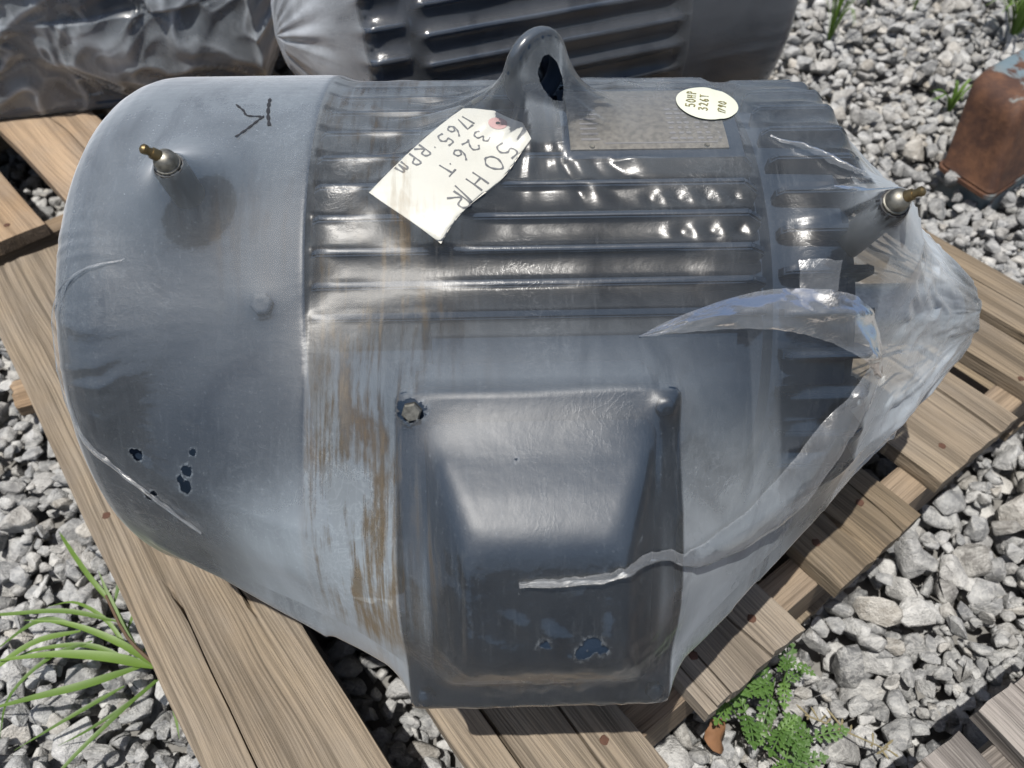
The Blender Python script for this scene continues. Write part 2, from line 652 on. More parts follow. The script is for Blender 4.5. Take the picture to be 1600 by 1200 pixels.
# footprint of pallets, where the gravel stays a little lower
PAL_U = Vector((-0.609, 0.793)); PAL_V = Vector((0.793, 0.609))


def under_pallet(x, y):
    p = Vector((x, y))
    u, v = p.dot(PAL_U), p.dot(PAL_V)
    if 0.07 < u < 1.1 and -0.1 < v < 1.04:
        return True
    u, v = p.dot(Vector((-0.5, 0.866))), p.dot(Vector((0.866, 0.5)))
    if u < 0.0 and 0.25 < v:
        return True
    u, v = p.dot(Vector((-0.68, 0.733))), p.dot(Vector((0.733, 0.68)))
    return u > 1.13 and v < 1.1


tries = 0
for k in range(145000):
    tries += 1
    big = r.random()
    s = r.uniform(0.013, 0.022) if big < 0.84 else r.uniform(0.022, 0.032)
    if k > 58000:
        s = r.uniform(0.008, 0.016)
    x = r.uniform(GX0 + 0.08, GX1 - 0.08)
    y = r.uniform(GY0 + 0.08, GY1 - 0.08)
    if k > 80000:
        x, y = r.uniform(-1.05, 1.4), r.uniform(-0.05, 1.5)
    if (y > 2.3 or abs(x) > 1.7) and s < 0.018:
        continue
    i, j = int((x - GX0) / GC), int((y - GY0) / GC)
    w = max(1, int(s * 0.75 / GC))
    patch = H[i - w:i + w + 1, j - w:j + w + 1]
    hm = patch.mean()
    limit = -0.024 if under_pallet(x, y) else -0.010
    if k > 58000:
        limit += 0.003
    if k > 58000 and H[i, j] < -0.030 and not under_pallet(x, y):
        hm = H[i - 1:i + 2, j - 1:j + 2].mean()
        if hm > -0.026: continue
    elif hm > limit:
        continue
    m = r.randrange(len(STONES))
    rot = Matrix.Rotation(r.uniform(0, 6.283), 3, 'Z') @ Matrix.Rotation(r.gauss(0, 0.45), 3, 'X') @ Matrix.Rotation(r.gauss(0, 0.45), 3, 'Y')
    R3 = np.array(rot) * s
    vv = SV[m][0] @ R3.T
    zmin, zmax = vv[:, 2].min(), vv[:, 2].max()
    z = hm * 0.7 + patch.max() * 0.3 - zmin - 0.006
    placed.append((m, s, rot, (x, y, z)))
    w2 = max(1, int(s * 0.95 / GC))
    ii = np.arange(i - w2, i + w2 + 1)
    jj = np.arange(j - w2, j + w2 + 1)
    dx = (GX0 + (ii + 0.5) * GC - x)[:, None]
    dy = (GY0 + (jj + 0.5) * GC - y)[None, :]
    dome = z + zmax * np.sqrt(np.clip(1 - (dx * dx + dy * dy) / (s * s), 0, 1)) * 0.9
    msk = (dx * dx + dy * dy) < s * s * 0.85
    sub = H[i - w2:i + w2 + 1, j - w2:j + w2 + 1]
    np.maximum(sub, np.where(msk, dome, -1), out=sub)

ZONES = [[(0, 480), (60, 570), (335, 1200), (0, 1200)],
         [(1120, 1115), (1600, 690), (1600, 1035), (1385, 1200), (1130, 1200)],
         [(1255, 0), (1600, 0), (1600, 100), (1460, 240), (1480, 320), (1600, 330), (1600, 450), (1520, 440), (1430, 360), (1340, 190), (1255, 130)]]
rank = []
for n, (m, s, rot, p) in enumerate(placed):
    i, j = int((p[0] - GX0) / GC), int((p[1] - GY0) / GC)
    if H[i, j] > p[2] + s * 0.8:
        continue                                        # buried
    px, py, d = in_view(p)
    if d > 0 and any(inside(z, px, py) for z in ZONES):
        rank.append((-(s / d), n))
rank.sort()
single = set(n for _, n in rank[:300])
Vs, Fs, Ts, Ws, base = [], [], [], [], 0
for n, (m, s, rot, p) in enumerate(placed):
    tone = min(1.0, max(0.0, r.gauss(0.56, 0.30)))
    warm = max(0.0, r.gauss(-0.05, 0.3)) if p[1] < 1.3 else max(0.0, r.gauss(0.10, 0.35))
    warm = min(warm, 1.0)
    if n in single:
        o = bpy.data.objects.new("stone", STONES[m])
        col.objects.link(o)
        o.matrix_basis = Matrix.Translation(Vector(p) - ground.location) @ rot.to_4x4() @ Matrix.Scale(s, 4)
        o.parent = ground
        o["tone"] = tone
        o["warm"] = warm
    else:
        V, F = SV[m]
        R3 = np.array(rot) * s
        Vs.append(V @ R3.T + np.array(p))
        Fs.append(F + base)
        Ts.append(np.full(len(V), tone))
        Ws.append(np.full(len(V), warm))
        base += len(V)
Vs = np.concatenate(Vs)
gravel = quads_np("gravel", Vs - np.array(ground.location), np.concatenate(Fs), M['stone'], ground, smooth=False)
for nm, arr in (("tone", Ts), ("warm", Ws)):
    a = gravel.data.attributes.new(nm, 'FLOAT', 'POINT')
    a.data.foreach_set("value", np.concatenate(arr).astype(np.float32))
tag(gravel, kind="stuff")

# ---------------------------------------------------------------- pallets


def board_mesh(name, L, W, T, seed, cracks=(), mat=None, nx=46, chew=0.004):
    """a weathered board: long axis X, cracks = (y offset, x from, x to, half width)"""
    r = random.Random(seed)
    nz = N2(seed)
    ys = [-W / 2 + W * i / 10 for i in range(11)]
    ys[0] += 0.0015; ys[-1] -= 0.0015
    cr = []
    for (cy0, c0, c1, cw) in cracks:
        cr.append((cy0, c0, c1, cw, r.uniform(0, 50)))
        ys = [q for q in ys if abs(q - cy0) > 0.0065] + [cy0 - 0.0045, cy0 - 0.001, cy0 + 0.001, cy0 + 0.0045]
    ys.sort()
    xs = [-L / 2 + L * i / nx for i in range(nx + 1)]
    V, F = [], []
    ny = len(ys)

    def wob(x, k):
        return float(nz(np.array([x * 9 + k * 31.7]), np.array([k * 3.3]))[0])

    for side in (1, 0):
        for i, x in enumerate(xs):
            end = 1.0 if i == 0 else (-1.0 if i == nx else 0.0)
            for j, y in enumerate(ys):
                yy = y
                zz = T / 2 if side else -T / 2
                xx = x
                if end:
                    xx += end * (abs(wob(y * 14, 5 + (end > 0))) * chew * 0.8 + abs(wob(y * 90, 15 + (end > 0))) * chew * 0.6)
                if j in (0, ny - 1):
                    yy += wob(x, 1 if j == 0 else 2) * chew * 0.6
                    if side: zz -= 0.0015
                elif side:
                    zz += wob(x * 0.6 + y * 7, 9) * 0.0010
                if end and side: zz -= 0.0012
                for (cy0, c0, c1, cw, ph) in cr:
                    if abs(y - cy0) < 0.006:
                        yy += float(nz(np.array([x * 11 + ph]), np.array([ph]))[0]) * 0.004
                        m = smoothstep(c0, c0 + 0.05, x) * (1 - smoothstep(c1 - 0.05, c1, x)) if c0 > -L / 2 + 0.01 else 1 - smoothstep(c1 - 0.05, c1, x)
                        if c1 > L / 2 - 0.01:
                            m = smoothstep(c0, c0 + 0.05, x)
                        m = float(m)
                        if abs(y - cy0) < 0.002:
                            yy += (1 if y > cy0 else -1) * (cw * m - 0.0006)
                            if side: zz -= 0.0008 + m * 0.002
                            if side and m > 0.15:
                                zz -= 0.012 * m
                                yy = cy0 + float(nz(np.array([x * 11 + ph]), np.array([ph]))[0]) * 0.004 + (1 if y > cy0 else -1) * 0.0004
                        elif m > 0.1:
                            yy += (-(0.0045 - cw) if y > cy0 else (0.0045 - cw)) * m
                V.append((xx, yy, zz))
    nxv = nx + 1

    def idx(s, i, j):
        return s * nxv * ny + i * ny + j
    for i in range(nx):
        for j in range(ny - 1):
            F.append((idx(0, i, j), idx(0, i + 1, j), idx(0, i + 1, j + 1), idx(0, i, j + 1)))
            F.append((idx(1, i, j), idx(1, i, j + 1), idx(1, i + 1, j + 1), idx(1, i + 1, j)))
    for i in range(nx):
        F.append((idx(0, i, 0), idx(1, i, 0), idx(1, i + 1, 0), idx(0, i + 1, 0)))
        F.append((idx(0, i, ny - 1), idx(0, i + 1, ny - 1), idx(1, i + 1, ny - 1), idx(1, i, ny - 1)))
    for j in range(ny - 1):
        F.append((idx(0, 0, j), idx(0, 0, j + 1), idx(1, 0, j + 1), idx(1, 0, j)))
        F.append((idx(0, nx, j), idx(1, nx, j), idx(1, nx, j + 1), idx(0, nx, j + 1)))
    me = bpy.data.meshes.new(name)
    me.from_pydata(V, [], F)
    me.materials.append(mat)
    me.update()
    return me


nail_V, nail_F = [], []
for i, (rr, zz) in enumerate([(0.0044, 0.0), (0.0044, 0.0009), (0.0034, 0.0016), (0.0012, 0.0017)]):
    for j in range(9):
        a = 6.2832 * j / 9
        k = 1 + 0.12 * math.sin(j * 2.7)
        nail_V.append((rr * math.cos(a) * k, rr * math.sin(a) * k, zz))
for i in range(3):
    for j in range(9):
        nail_F.append((i * 9 + j, i * 9 + (j + 1) % 9, (i + 1) * 9 + (j + 1) % 9, (i + 1) * 9 + j))
nail_F.append(tuple(27 + j for j in range(9)))
nail_me = bpy.data.meshes.new("nail")
nail_me.from_pydata(nail_V, [], nail_F)
nail_me.materials.append(M['rustnail'])


def pallet(name, az, boards, u_str, v_range, z_top, wood, label, group=None, bottom=(), seed=1, str_mat=None, T=0.022, origin=(0, 0), nails=True):
    """az: bearing of the boards in degrees. boards: (v0, v1, u0, u1, cracks). u_str: stringer centres"""
    d = Vector((math.sin(rad(az)), math.cos(rad(az)), 0))
    p = Vector((d.y, -d.x, 0))
    root = empty(name, (0, 0, 0))
    c = d * ((boards[0][2] + boards[0][3]) / 2) + p * ((v_range[0] + v_range[1]) / 2)
    root.location = c
    ang = math.atan2(d.y, d.x)
    tag(root, label, "pallet", group)
    for n, (v0, v1, u0, u1, cracks) in enumerate(boards):
        me = board_mesh("deck_board", u1 - u0, v1 - v0, T, seed * 50 + n, cracks, M[wood])
        b = link_mesh("deck_board", me, root)
        b.location = d * ((u0 + u1) / 2) + p * ((v0 + v1) / 2) + Vector((0, 0, z_top - T / 2)) - c
        b.rotation_euler = (0, 0, ang)
        if nails:
            r = random.Random(seed * 77 + n)
            for us in u_str:
                if us < u0 or us > u1: continue
                for f in (0.22, 0.78):
                    if r.random() < 0.2: continue
                    q = link_mesh("nail", nail_me, b)
                    q.location = (us - (u0 + u1) / 2 + r.uniform(-0.012, 0.012), -((v1 - v0) * (f - 0.5)) + r.uniform(-0.012, 0.012), T / 2 - 0.0006)
                    q.rotation_euler = (r.uniform(-.1, .1), r.uniform(-.1, .1), r.uniform(0, 6))
    zb = z_top - T - 0.001
    for n, us in enumerate(u_str):
        me = board_mesh("stringer", v_range[1] - v_range[0], 0.039, zb - 0.021, seed * 50 + 30 + n, (), M[str_mat or 'wood_new'], nx=20, chew=0.002)
        b = link_mesh("stringer", me, root)
        b.location = d * us + p * ((v_range[0] + v_range[1]) / 2) + Vector((0, 0, (zb + 0.021) / 2)) - c
        b.rotation_euler = (0, 0, ang - math.pi / 2)
    for n, (v0, v1, u0, u1) in enumerate(bottom):
        me = board_mesh("bottom_board", u1 - u0, v1 - v0, 0.018, seed * 50 + 40 + n, (), M[wood], nx=20)
        b = link_mesh("bottom_board", me, root)
        b.location = d * ((u0 + u1) / 2) + p * ((v0 + v1) / 2) + Vector((0, 0, 0.011)) - c
        b.rotation_euler = (0, 0, ang)
    return root


pallet("wooden_pallet", -37.5,
       [(-0.097, 0.032, 0.200, 1.090, [(0.024, -0.445, -0.16, 0.0007), (-0.03, -0.25, 0.0, 0.0005)]),
        (0.082, 0.217, 0.064, 1.085, [(0.030, -0.51, -0.1, 0.002), (-0.022, -0.51, -0.2, 0.0012)]),
        (0.273, 0.405, 0.072, 1.09, [(-0.018, -0.51, 0.1, 0.0014), (0.035, -0.51, -0.1, 0.001), (0.052, -0.51, -0.35, 0.0008)]),
        (0.464, 0.603, 0.076, 1.09, [(0.012, -0.48, 0.12, 0.0015), (-0.036, -0.51, -0.25, 0.001)]),
        (0.651, 0.806, 0.085, 1.09, [(-0.038, -0.50, 0.2, 0.0024)]),
        (0.853, 0.922, 0.085, 1.09, []),
        (0.938, 1.03, 0.085, 1.09, [(0.0, -0.5, 0.3, 0.001)])],
       (0.116, 0.585, 1.055), (-0.09, 1.03), 0.135, 'wood',
       "tan wooden pallet carrying the plastic-wrapped motor with the paper tag", group="wooden shipping pallets",
       bottom=[(-0.09, 0.04, 0.09, 1.08), (0.40, 0.53, 0.09, 1.08), (0.90, 1.03, 0.09, 1.08)], seed=3)
pallet("wooden_pallet", -30,
       [(0.305, 0.442, -0.95, -0.008, [(-0.02, 0.05, 0.47, 0.002), (0.03, 0.2, 0.47, 0.001)]),
        (0.470, 0.605, -0.95, -0.004, [(0.02, 0.1, 0.47, 0.001)]),
        (0.640, 0.76, -0.95, -0.006, []), (0.80, 0.93, -0.95, -0.01, [])],
       (-0.05, -0.48, -0.91), (0.305, 0.93), 0.135, 'wood_grey',
       "weathered grey pallet with split boards, empty, beside the green weed", group="wooden shipping pallets",
       bottom=[(0.30, 0.43, -0.95, -0.02), (0.80, 0.93, -0.95, -0.02)], seed=5, str_mat='wood_grey')
pallet("wooden_pallet", -43,
       [(-0.10, 0.128, 1.14, 2.1, [(0.02, -0.3, 0.47, 0.001)]),
        (0.172, 0.31, 1.145, 2.1, [(-0.01, -0.47, 0.2, 0.001)]),
        (0.33, 0.46, 1.14, 2.1, []), (0.50, 0.62, 1.15, 2.1, []), (0.68, 0.83, 1.14, 2.1, []), (0.87, 1.0, 1.14, 2.1, [])],
       (1.165, 1.62, 2.07), (-0.10, 1.0), 0.135, 'wood_orange',
       "orange-brown pallet under the crumpled plastic bundle", group="wooden shipping pallets",
       bottom=[(-0.10, 0.03, 1.15, 2.09), (0.87, 1.0, 1.15, 2.09)], seed=8)
# ---------------------------------------------------------------- motors
class Collect:
    """keeps motor-local triangles of the shapes the film is stretched over"""
    def __init__(self):
        self.V, self.F = [], []

    def add(self, V, F, M4=None):
        b = len(self.V)
        for v in V:
            v = Vector(v)
            self.V.append(M4 @ v if M4 is not None else v)
        self.F += [tuple(b + i for i in f) for f in F]

    def bvh(self):
        return BVHTree.FromPolygons(self.V, self.F)


def part(name, V, F, mat, parent, C=None, smooth=False, angle=40):
    o = mesh_np(name, V, F, mat, parent, False)
    bm = bmesh.new()
    bm.from_mesh(o.data)
    bmesh.ops.recalc_face_normals(bm, faces=bm.faces)
    bm.to_mesh(o.data)
    bm.free()
    if smooth:
        o.data.shade_smooth()
        o.data.set_sharp_from_angle(angle=rad(angle))
    if C is not None:
        C.add(V, F)
    return o


def bm_part(name, bm, mat, parent, C=None, smooth=True, angle=35):
    bmesh.ops.recalc_face_normals(bm, faces=bm.faces)
    bm.verts.index_update()
    if C is not None:
        C.add([v.co.copy() for v in bm.verts], [[v.index for v in f.verts] for f in bm.faces])
    return bm_obj(name, bm, mat, parent, smooth, angle)


def polar(x, r, a):
    return Vector((x, -r * math.cos(rad(a)), r * math.sin(rad(a))))


def fin_me(name, x0, x1, r0, r1, half, mat, taper=0.012, round_end=0.012):
    """a radial fin standing up along +Z, long axis X, tip at r1"""
    bm = bmesh.new()
    prof = [(x0, r0), (x1, r0), (x1, r1 - round_end), (x1 - taper, r1), (x0 + 0.004, r1), (x0, r1 - 0.004)]
    a = [bm.verts.new((x, -half * (1.25 if r == r0 else 1.0), r)) for x, r in prof]
    b = [bm.verts.new((x, half * (1.25 if r == r0 else 1.0), r)) for x, r in prof]
    bm.faces.new(a)
    bm.faces.new(b[::-1])
    n = len(prof)
    for i in range(n):
        j = (i + 1) % n
        bm.faces.new((a[i], b[i], b[j], a[j]))
    bmesh.ops.recalc_face_normals(bm, faces=bm.faces)
    top = [e for e in bm.edges if all(v.co.z > r0 + 0.004 for v in e.verts)]
    bmesh.ops.bevel(bm, geom=top, offset=0.0014, segments=2, affect='EDGES')
    V = [v.co.copy() for v in bm.verts]
    bm.verts.index_update()
    F = [[v.index for v in f.verts] for f in bm.faces]
    me = bpy.data.meshes.new(name)
    bm.to_mesh(me)
    bm.free()
    me.materials.append(mat)
    return me, V, F


def grease_fitting(root, x, a, C, r0, r1, mat):
    """pipe, round cap and side nipple standing radially at (x, a)"""
    t = polar(0, 1, a)
    o = polar(x, 0, a)
    f = empty("grease_fitting")
    bpy.data.objects.remove(f)
    V, F = tube([polar(x, r0, a), polar(x, r1 - 0.003, a), polar(x, r1, a)], [0.0105, 0.0105, 0.0092], 18)
    pipe = part("grease_fitting", V, F, M['black'], root, C, True)
    # hexagon collar + domed cap
    pr = [(0.0, 0.0082), (0.004, 0.0082), (0.0045, 0.0074), (0.0075, 0.0072), (0.0095, 0.0064), (0.0112, 0.0046), (0.0122, 0.0024), (0.0124, 0.0006)]
    V, F = tube([polar(x, r1 - 0.002 + h, a) for h, _ in pr], [q for _, q in pr], 18)
    part("fitting_cap", V, F, M['steel'], pipe, None, True)
    s = (-1 if x < 0 else 1)
    side = (Vector((s * 0.62, 0, 0)) + t * 0.75).normalized()
    b = polar(x, r1 + 0.006, a) + side * 0.0035
    pr = [(0.0, 0.0038), (0.0045, 0.0036), (0.0047, 0.0027), (0.0068, 0.0025), (0.008, 0.0031), (0.010, 0.0031), (0.0112, 0.0018)]
    V, F = tube([b + side * h for h, _ in pr], [q for _, q in pr], 12)
    part("grease_nipple", V, F, M['brass'], pipe, None, True)


def hex_bolt(name, root, pos, n, size, mat, C=None, h=0.006):
    n = Vector(n).normalized()
    V, F = tube([Vector(pos), Vector(pos) + n * h * 0.8, Vector(pos) + n * h], [size, size, size * 0.82], 6)
    return part(name, V, F, mat, root, C)


def build_motor(loc, rz, R, x_sh0, x_sh1, x_fr, x_br, x_shaft, fin_angles, rib_angles, mat, box=True, detail=True, fin_h=0.030, half=0.0026):
    """a fan-cooled motor lying along local X, fan cover at -X, shaft at +X"""
    root = empty("electric_motor", loc, rz)
    C = Collect()
    rc = 0.055
    prof = [(x_sh0 + 0.004, R * 0.45), (x_sh0 + 0.001, R * 0.62)]
    for i in range(9):
        a = math.pi / 2 * i / 8
        prof.append((x_sh0 + rc - rc * math.cos(a), R - rc + rc * math.sin(a)))
    prof += [(x_sh1 - 0.012, R), (x_sh1, R - 0.0005), (x_sh1, R - 0.004), (x_sh1 - 0.004, R - 0.006)]
    V, F = lathe(prof, 128)
    part("fan_cover", V, F, mat, root, C, True, 50)
    rf = R - 0.005                       # fin tips
    rb = rf - fin_h                      # frame barrel
    V, F = lathe([(x_sh1 - 0.006, rb - 0.01), (x_sh1 - 0.005, rb), (x_fr + 0.004, rb), (x_fr + 0.006, rb - 0.008)], 128)
    frame = part("frame", V, F, mat, root, C, True, 40)
    me, FV, FF = fin_me("cooling_fin", x_sh1 + 0.002, x_fr, rb - 0.003, rf, half, mat)
    for a in fin_angles:
        o = link_mesh("cooling_fin", me, frame)
        # +Z of the fin mesh turned to bearing a
        o.rotation_euler = (rad(90 - a), 0, 0)
        C.add(FV, FF, Matrix.Rotation(rad(90 - a), 4, 'X'))
    # shaft-end bracket with its own ribs
    V, F = lathe([(x_fr + 0.002, rb - 0.006), (x_fr + 0.006, rf - 0.018), (x_br - 0.014, rf - 0.020), (x_br - 0.004, rf - 0.030),
                  (x_br, rf - 0.045), (x_br, 0.07), (x_br + 0.012, 0.06), (x_br + 0.014, 0.032)], 128)
    brk = part("end_bracket", V, F, mat, root, C, True, 40)
    me, FV, FF = fin_me("bracket_rib", x_fr + 0.010, x_br, rf - 0.034, rf - 0.003, half, mat, 0.006, 0.006)
    for a in rib_angles:
        o = link_mesh("bracket_rib", me, brk)
        o.rotation_euler = (rad(90 - a), 0, 0)
        C.add(FV, FF, Matrix.Rotation(rad(90 - a), 4, 'X'))
    V, F = lathe([(x_br, 0.028), (x_shaft - 0.004, 0.028), (x_shaft, 0.025)], 40)
    part("shaft", V, F, M['shaft'], root, C, True)
    # feet
    for s in (-1, 1):
        bm = box_bm(x_sh1 + 0.02, x_fr - 0.01, s * 0.15 - 0.05, s * 0.15 + 0.045, -0.203 * R / 0.21, -0.183 * R / 0.21, 0.004)
        ft = bm_part("foot", bm, mat, root, C)
        bm = box_bm(x_sh1 + 0.03, x_fr - 0.02, s * 0.125 - 0.025, s * 0.125 + 0.025, -0.186 * R / 0.21, -0.10, 0.004)
        bm_part("foot_web", bm, mat, ft, C)
    # lifting eye
    ez = rf + 0.034
    ang = rad(38)
    ring = [Vector((0.016 + 0.0205 * math.cos(q) * math.cos(ang), 0.0205 * math.cos(q) * math.sin(ang), ez + 0.0215 * math.sin(q)))
            for q in [2 * math.pi * i / 28 for i in range(28)]]
    V, F = tube(ring, 0.0062, 12, closed=True)
    eye = part("lifting_eye", V, F, mat, root, C, True)
    pr = [(-0.05, 0.017), (-0.002, 0.016), (0.004, 0.0150), (0.012, 0.0115), (0.018, 0.010)]
    V, F = tube([Vector((0.016, 0, rf + h)) for h, _ in pr], [q for _, q in pr], 20)
    part("eye_collar", V, F, mat, eye, C, True)
    return root, C, frame


MOTOR_LOC = (0.0, 0.509, 0.338)
MOTOR_RZ = rad(1.5)
fins = [45.4, 51.2, 57.5, 64.2, 71.0] + [78.0 + 7 * i for i in range(22)]
fins = [a for a in fins if not (76 < a < 80 and False)]
ribs = [12 + 8.2 * i for i in range(26)]
motor, MC, mframe = build_motor(MOTOR_LOC, MOTOR_RZ, 0.210, -0.318, -0.137, 0.168, 0.240, 0.405, fins, ribs, M['paint'])
tag(motor, "slate grey finned motor with a square side box, under torn film and a paper tag", "motor", None)
grease_fitting(motor, -0.214, 68.5, MC, 0.195, 0.243, M['black'])
grease_fitting(motor, 0.232, 60.5, MC, 0.175, 0.243, M['black'])
hex_bolt("bolt", motor, polar(-0.164, 0.2095, 48), polar(0, 1, 48), 0.0075, M['paint'], MC, 0.004)
hex_bolt("bolt", motor, polar(-0.30 + 0.05, 0.2095, 150), polar(0, 1, 150), 0.0075, M['paint'], MC, 0.004)

# smooth pad between the lower fins and the side box
V, F = lathe([(-0.060, 0.170), (-0.058, 0.186), (0.150, 0.186), (0.152, 0.170)], 24, -30, 42)
part("side_pad", V, F, M['paint'], motor, MC, True)

# conduit box: body, bolted flange, raised pyramid cover
BX0, BX1 = -0.076, 0.097
P1 = Vector((0, -0.209, 0.146)); P2 = Vector((0, -0.334, -0.032))
tdir = (P2 - P1).normalized(); nrm = Vector((0, tdir.z, -tdir.y))
if nrm.y > 0: nrm = -nrm
SL = (P2 - P1).length


def bxp(x, s, h):
    return Vector((x, 0, 0)) + P1 + tdir * s + nrm * h


bm = bmesh.new()
ins = 0.007
ring0 = [bm.verts.new(bxp(x, s, -0.010)) for x, s in ((BX0 + ins, ins), (BX1 - ins, ins), (BX1 - ins, SL - ins), (BX0 + ins, SL - ins))]
back = [bm.verts.new(Vector((v.co.x, v.co.y + dy, v.co.z + dz))) for v, dy, dz in zip(ring0, (0.05, 0.05, 0.21, 0.21), (-0.02, -0.02, 0.05, 0.05))]
bm.faces.new(ring0)
bm.faces.new(back[::-1])
for i in range(4):
    j = (i + 1) % 4
    bm.faces.new((ring0[i], back[i], back[j], ring0[j]))
bmesh.ops.bevel(bm, geom=bm.edges[:], offset=0.006, segments=2, affect='EDGES')
cbox = bm_part("conduit_box", bm, M['paint'], motor, MC)
tag(cbox, "square sheet-metal box with a raised pyramid cover")


def rrect(x0, x1, s0, s1, r, h, n=4):
    out = []
    for cx, cs, a0 in ((x1 - r, s0 + r, -90), (x1 - r, s1 - r, 0), (x0 + r, s1 - r, 90), (x0 + r, s0 + r, 180)):
        for i in range(n + 1):
            a = rad(a0 + 90 * i / n)
            out.append(bxp(cx + r * math.cos(a), cs + r * math.sin(a), h))
    return out


def loft(rings, cap0=True, cap1=True):
    V, F = [], []
    n = len(rings[0])
    for q in rings: V += q
    for i in range(len(rings) - 1):
        for j in range(n):
            k = (j + 1) % n
            F.append((i * n + j, i * n + k, (i + 1) * n + k, (i + 1) * n + j))
    if cap0: F.append(tuple(range(n - 1, -1, -1)))
    if cap1: F.append(tuple((len(rings) - 1) * n + j for j in range(n)))
    return V, F


fx0, fx1, fs0, fs1 = -0.059, 0.082, 0.0195, 0.196
tx0, tx1, ts0, ts1 = -0.034, 0.058, 0.080, 0.150
rings = [rrect(BX0, BX1, 0, SL, 0.007, -0.012), rrect(BX0, BX1, 0, SL, 0.007, -0.002), rrect(BX0 + .002, BX1 - .002, .002, SL - .002, 0.006, 0.0),
         rrect(fx0, fx1, fs0, fs1, 0.010, 0.0)]
HT = 0.050
for e, k in ((0.03, 0.05), (0.10, 0.17), (0.30, 0.42), (0.55, 0.68), (0.78, 0.88), (0.90, 0.955), (1.0, 0.99)):
    rings.append(rrect(fx0 + (tx0 - fx0) * e, fx1 + (tx1 - fx1) * e, fs0 + (ts0 - fs0) * e, fs1 + (ts1 - fs1) * e, 0.008 + 0.008 * e, HT * k))
rings.append(rrect(tx0 + .010, tx1 - .010, ts0 + .009, ts1 - .009, 0.013, HT))
V, F = loft(rings)
cover = part("box_cover", V, F, M['paint'], cbox, MC, True, 50)
for (bx_, bs_) in ((BX0 + 0.0105, 0.0115), (BX1 - 0.0105, 0.0115), (BX0 + 0.0115, SL - 0.0115), (BX1 - 0.0115, SL - 0.0115)):
    hex_bolt("bolt", cover, bxp(bx_, bs_, -0.001), nrm, 0.0062, M['steel'] if bs_ < 0.1 and bx_ < 0 else M['paint'], MC, 0.006)

# nameplate with faint printed cells, seated on a pad over the fins


def patch(x0, x1, a0, a1, r, nx=10, na=14, thick=0.0012):
    V, F = [], []
    for lay in (r, r - thick):
        for i in range(nx + 1):
            for j in range(na + 1):
                V.append(polar(x0 + (x1 - x0) * i / nx, lay, a0 + (a1 - a0) * j / na))
    m = (nx + 1) * (na + 1)
    for i in range(nx):
        for j in range(na):
            q = (i * (na + 1) + j, (i + 1) * (na + 1) + j, (i + 1) * (na + 1) + j + 1, i * (na + 1) + j + 1)
            F.append(q)
            F.append(tuple(m + t for t in q[::-1]))
    edge = [i * (na + 1) for i in range(nx + 1)] + [nx * (na + 1) + j for j in range(1, na + 1)] + \
           [i * (na + 1) + na for i in range(nx - 1, -1, -1)] + [j for j in range(na - 1, 0, -1)]
    for i in range(len(edge)):
        a, b = edge[i], edge[(i + 1) % len(edge)]
        F.append((a, b, m + b, m + a))
    return V, F


V, F = patch(0.034, 0.158, 76.2, 101, 0.2060, thick=0.014)
part("nameplate_pad", V, F, M['paint'], motor, MC, True, 40)
V, F = patch(0.039, 0.148, 78.2, 99, 0.2074)
plate = part("nameplate", V, F, M['plate'], motor, MC, True, 40)
tag(plate, "tan metal nameplate with faint printed cells")
cells = []
for c0, c1 in ((0.047, 0.060), (0.109, 0.114), (0.1155, 0.1195), (0.1205, 0.1245), (0.128, 0.132), (0.134, 0.138), (0.1425, 0.1445)):
    for q in range(7):
        a0 = 80.6 + q * 1.55
        cells.append((c0, c1 - (q * 37 % 5) * 0.0004, a0, a0 + 0.6))
cells += [(0.1075, 0.1081, 80, 97), (0.1262, 0.1268, 80, 97), (0.1405, 0.1410, 80, 97), (0.063, 0.141, 79.6, 79.9), (0.062, 0.0626, 80, 97)]
V, F = [], []
for (c0, c1, a0, a1) in cells:
    b = len(V)
    V += [polar(c0, 0.20765, a0), polar(c1, 0.20765, a0), polar(c1, 0.20765, a1), polar(c0, 0.20765, a1)]
    F.append((b, b + 1, b + 2, b + 3))
part("nameplate_print", V, F, M['plate_ink'], plate)
for xx in (0.054, 0.133):
    V, F = tube([polar(xx, 0.207, 78.9), polar(xx, 0.2085, 78.9)], [0.0022, 0.0016], 10)
    part("nameplate_rivet", V, F, M['steel'], plate, None, True)

